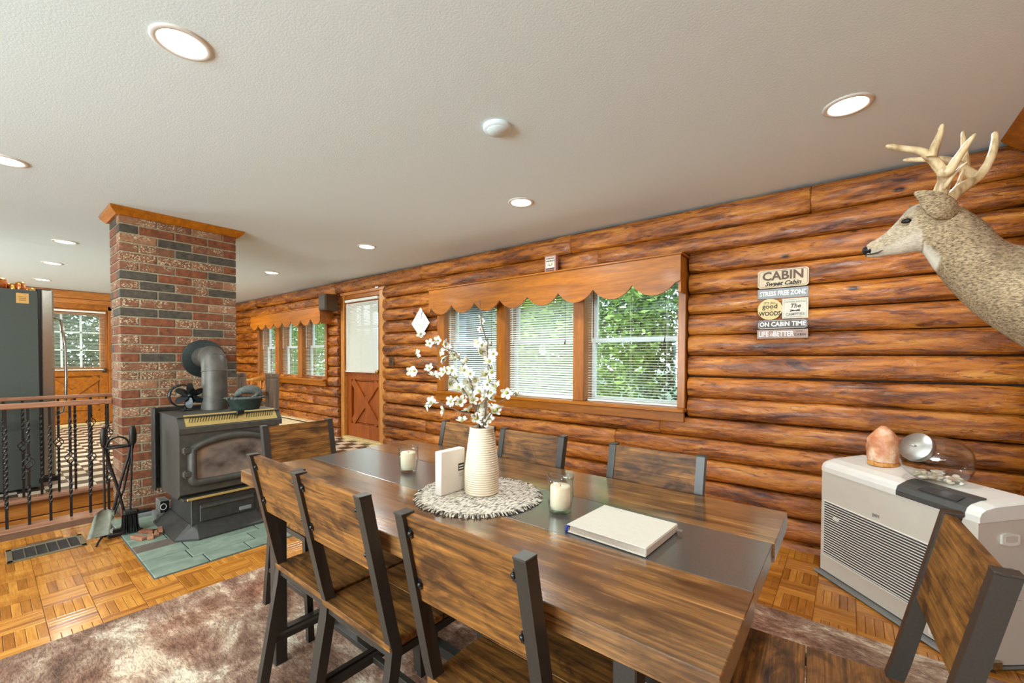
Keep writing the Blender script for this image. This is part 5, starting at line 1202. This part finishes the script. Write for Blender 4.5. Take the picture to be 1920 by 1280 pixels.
o = plq([(-.475, 1.340), (-.200, 1.340), (-.200, 1.396), (-.475, 1.396)], 'sign_rose'); tx(o, 'LIFE', .046, M_chalk, -.438, 1.367, sx=.72, bold=.0006); tx(o, 'is', .034, M_chalk, -.394, 1.366, shear=.3); tx(o, 'BETTER', .046, M_chalk, -.329, 1.367, sx=.72, bold=.0006); tx(o, 'AT THE', .010, M_ink, -.244, 1.382); tx(o, 'CABIN', .022, M_ink, -.240, 1.361, sx=.95)
# small block on the valance
vs_ = thing('small_shelf_sign', 'small pink grey block sign standing on top of the long valance', 'sign', (-2.045, 3.12, 1.949))
B().box(-2.100, 3.095, 1.949, -1.985, 3.135, 2.100, .002).build('block', MATS['sign_pink'], vs_); B().box(-2.088, 3.094, 1.99, -1.999, 3.0952, 2.085).build('face', MATS['sign_ivory'], vs_)
for s, z, sz in (('EXCUSE MY', 2.072, .020), ('MESS', 2.050, .024), ('MEMORIES', 1.985, .018), ('MADE HERE', 1.966, .018)):
    pass
b = B(); random.seed(11)
for zr in (2.072, 2.050, 1.985, 1.968):
    x = -2.082
    while x < -2.004: ww = random.uniform(.006, .012); b.box(x, 3.0932, zr-.006, x+ww, 3.094, zr+.006); x += ww+.004
b.tube([(-2.07+.052*k/8, 3.0935, 2.022-.012*math.sin(PI*k/8)) for k in range(9)], .002, 5).tube([(-2.06, 3.0935, 2.035), (-2.045, 3.0935, 2.012)], .0015, 4).tube([(-2.02, 3.0935, 2.038), (-2.03, 3.0935, 2.012)], .0015, 4)
b.build('print', M_ink, vs_)
# diamond note
nt = thing('diamond_note', 'white diamond shaped paper note pinned on the logs left of the large windows', 'note', (-3.88, 3.18, 1.45))
B().prism([(-3.88, 1.79), (-4.045, 1.605), (-3.88, 1.44), (-3.72, 1.605)], 3.178, 3.181, 'y').build('paper', M_paper, nt)
b = B(); random.seed(5)
for k in range(16): x, z = random.uniform(-3.95, -3.81), random.uniform(1.55, 1.70); b.bar((x, 3.1775, z), (x+random.uniform(-.03, .03), 3.1775, z+random.uniform(-.02, .02)), .0006, .003, 0, (0, 1, 0))
b.bar((-3.86, 3.177, 1.70), (-3.845, 3.177, 1.75), .001, .008, 0, (0, 1, 0)); b.build('scribbles', M_ink, nt)
# switch plate, speaker, white sensor box
sw = thing('wall_switch', 'dark metal switch plate on a log right of the door', 'switch', (-4.45, 3.19, 1.10)); B().box(-4.50, 3.185, 1.10, -4.41, 3.196, 1.215, .003).build('plate', M_bronze, sw); B().box(-4.462, 3.175, 1.145, -4.448, 3.186, 1.17, .002).build('toggle', M_black, sw)
sp = thing('wall_speaker', 'dark brown wall speaker on the logs left of the door', 'speaker', (-5.82, 3.1, 1.87)); B().box(-5.93, 3.02, 1.87, -5.72, 3.20, 2.10, .006).build('cabinet', M_bronze, sp); B().box(-5.915, 3.012, 1.885, -5.735, 3.022, 2.085, .004).build('grille', M_stoved, sp)

# ------------------------------------------------------------------ outdoors
gd = B().box(-60, -60, -.9, 60, 60, -.6).build('garden_ground', M_leafs[1]); gd['kind'] = 'structure'
random.seed(21)
def tree(x, y, h, r, lm, lb, n=2600, low=.0, leaf=.10):
    t = thing('leafy_tree', lb, 'tree', (x, y, -.6), group='trees outside the windows')
    B().tube([(x, y, -.6), (x+.05, y, h*.5), (x+.1, y, h*.8)], [.16, .11, .05], 8).build('trunk', M_bark, t)
    vv = []; ff = []
    for k in range(n):
        a = random.uniform(0, 2*PI); e = random.uniform(-1, 1); rr = random.uniform(.55, 1.0); q = math.sqrt(1-e*e)
        c_ = Vector((x+r*rr*q*math.cos(a), y+r*rr*q*math.sin(a), low+(h-low)/2+(h-low)/2*rr*e)); s_ = leaf*random.uniform(.5, 1.3)
        u = Vector((random.gauss(0, 1), random.gauss(0, 1), random.gauss(0, 1))).normalized(); v = u.orthogonal().normalized(); i = len(vv)
        vv += [tuple(c_-u*s_), tuple(c_+v*s_*.45), tuple(c_+u*s_), tuple(c_-v*s_*.45)]; ff.append((i, i+1, i+2, i+3))
    me = bpy.data.meshes.new('foliage'); me.from_pydata([(a-x, b-y, c_+.6) for a, b, c_ in vv], [], ff); me.materials.append(lm); o = bpy.data.objects.new('foliage', me); C.objects.link(o); o.parent = t; o['kind'] = 'stuff'
spots_t = [(-.5, 7.5, 5, 1.7, 0), (-2.3, 8.5, 6, 1.9, 1), (-3.9, 7.2, 4.6, 1.6, 0), (1.5, 9, 6, 2, 2), (-1.2, 11.5, 8, 2.6, 2), (-4.5, 12, 9, 2.8, 1), (-6.2, 9.0, 5.5, 1.6, 0), (-8.5, 14, 10, 3.2, 2), (2.5, 13, 9, 3, 1), (-12.5, 15, 9, 3, 1),
           (-12.5, 5.2, 5, 1.6, 0), (-15.5, 6.8, 7, 2.2, 1), (-14.5, 4.2, 4, 1.5, 2), (-18, 8.5, 8, 2.6, 1), (-15, 1.2, 4.5, 1.6, 1), (-17.5, 2.6, 7, 2.2, 2), (-16.5, -.2, 5, 1.8, 1)]
for (x, y, h, r, m_) in spots_t:
    wnd = 'kitchen door window' if x < -14 and y < 3 else ('small windows' if x < -12 else 'large windows')
    tree(x, y, h, r, M_leafs[m_], '%s leafy tree in the garden seen through the %s' % (('fresh green', 'deep green', 'blue green')[m_], wnd), n=8000, low=-.5 if h < 6 else 0, leaf=.075)
hs_ = thing('neighbour_building', 'slate blue clapboard building seen through the left large window', 'building', (-9.0, 8.2, -.6))
B().box(-10.6, 7.2, -.6, -7.1, 10.2, 2.6).build('wall', M_house, hs_)
for k in range(20): B().prism([(7.2, -.5+.155*k), (7.185, -.5+.155*k), (7.195, -.345+.155*k), (7.2, -.345+.155*k)], -10.6, -7.1, 'x').build('clapboard', M_house, hs_)
B().prism([(6.9, 2.55), (10.5, 2.55), (8.7, 3.7)], -10.8, -6.9, 'x').build('roof', M_roof, hs_)
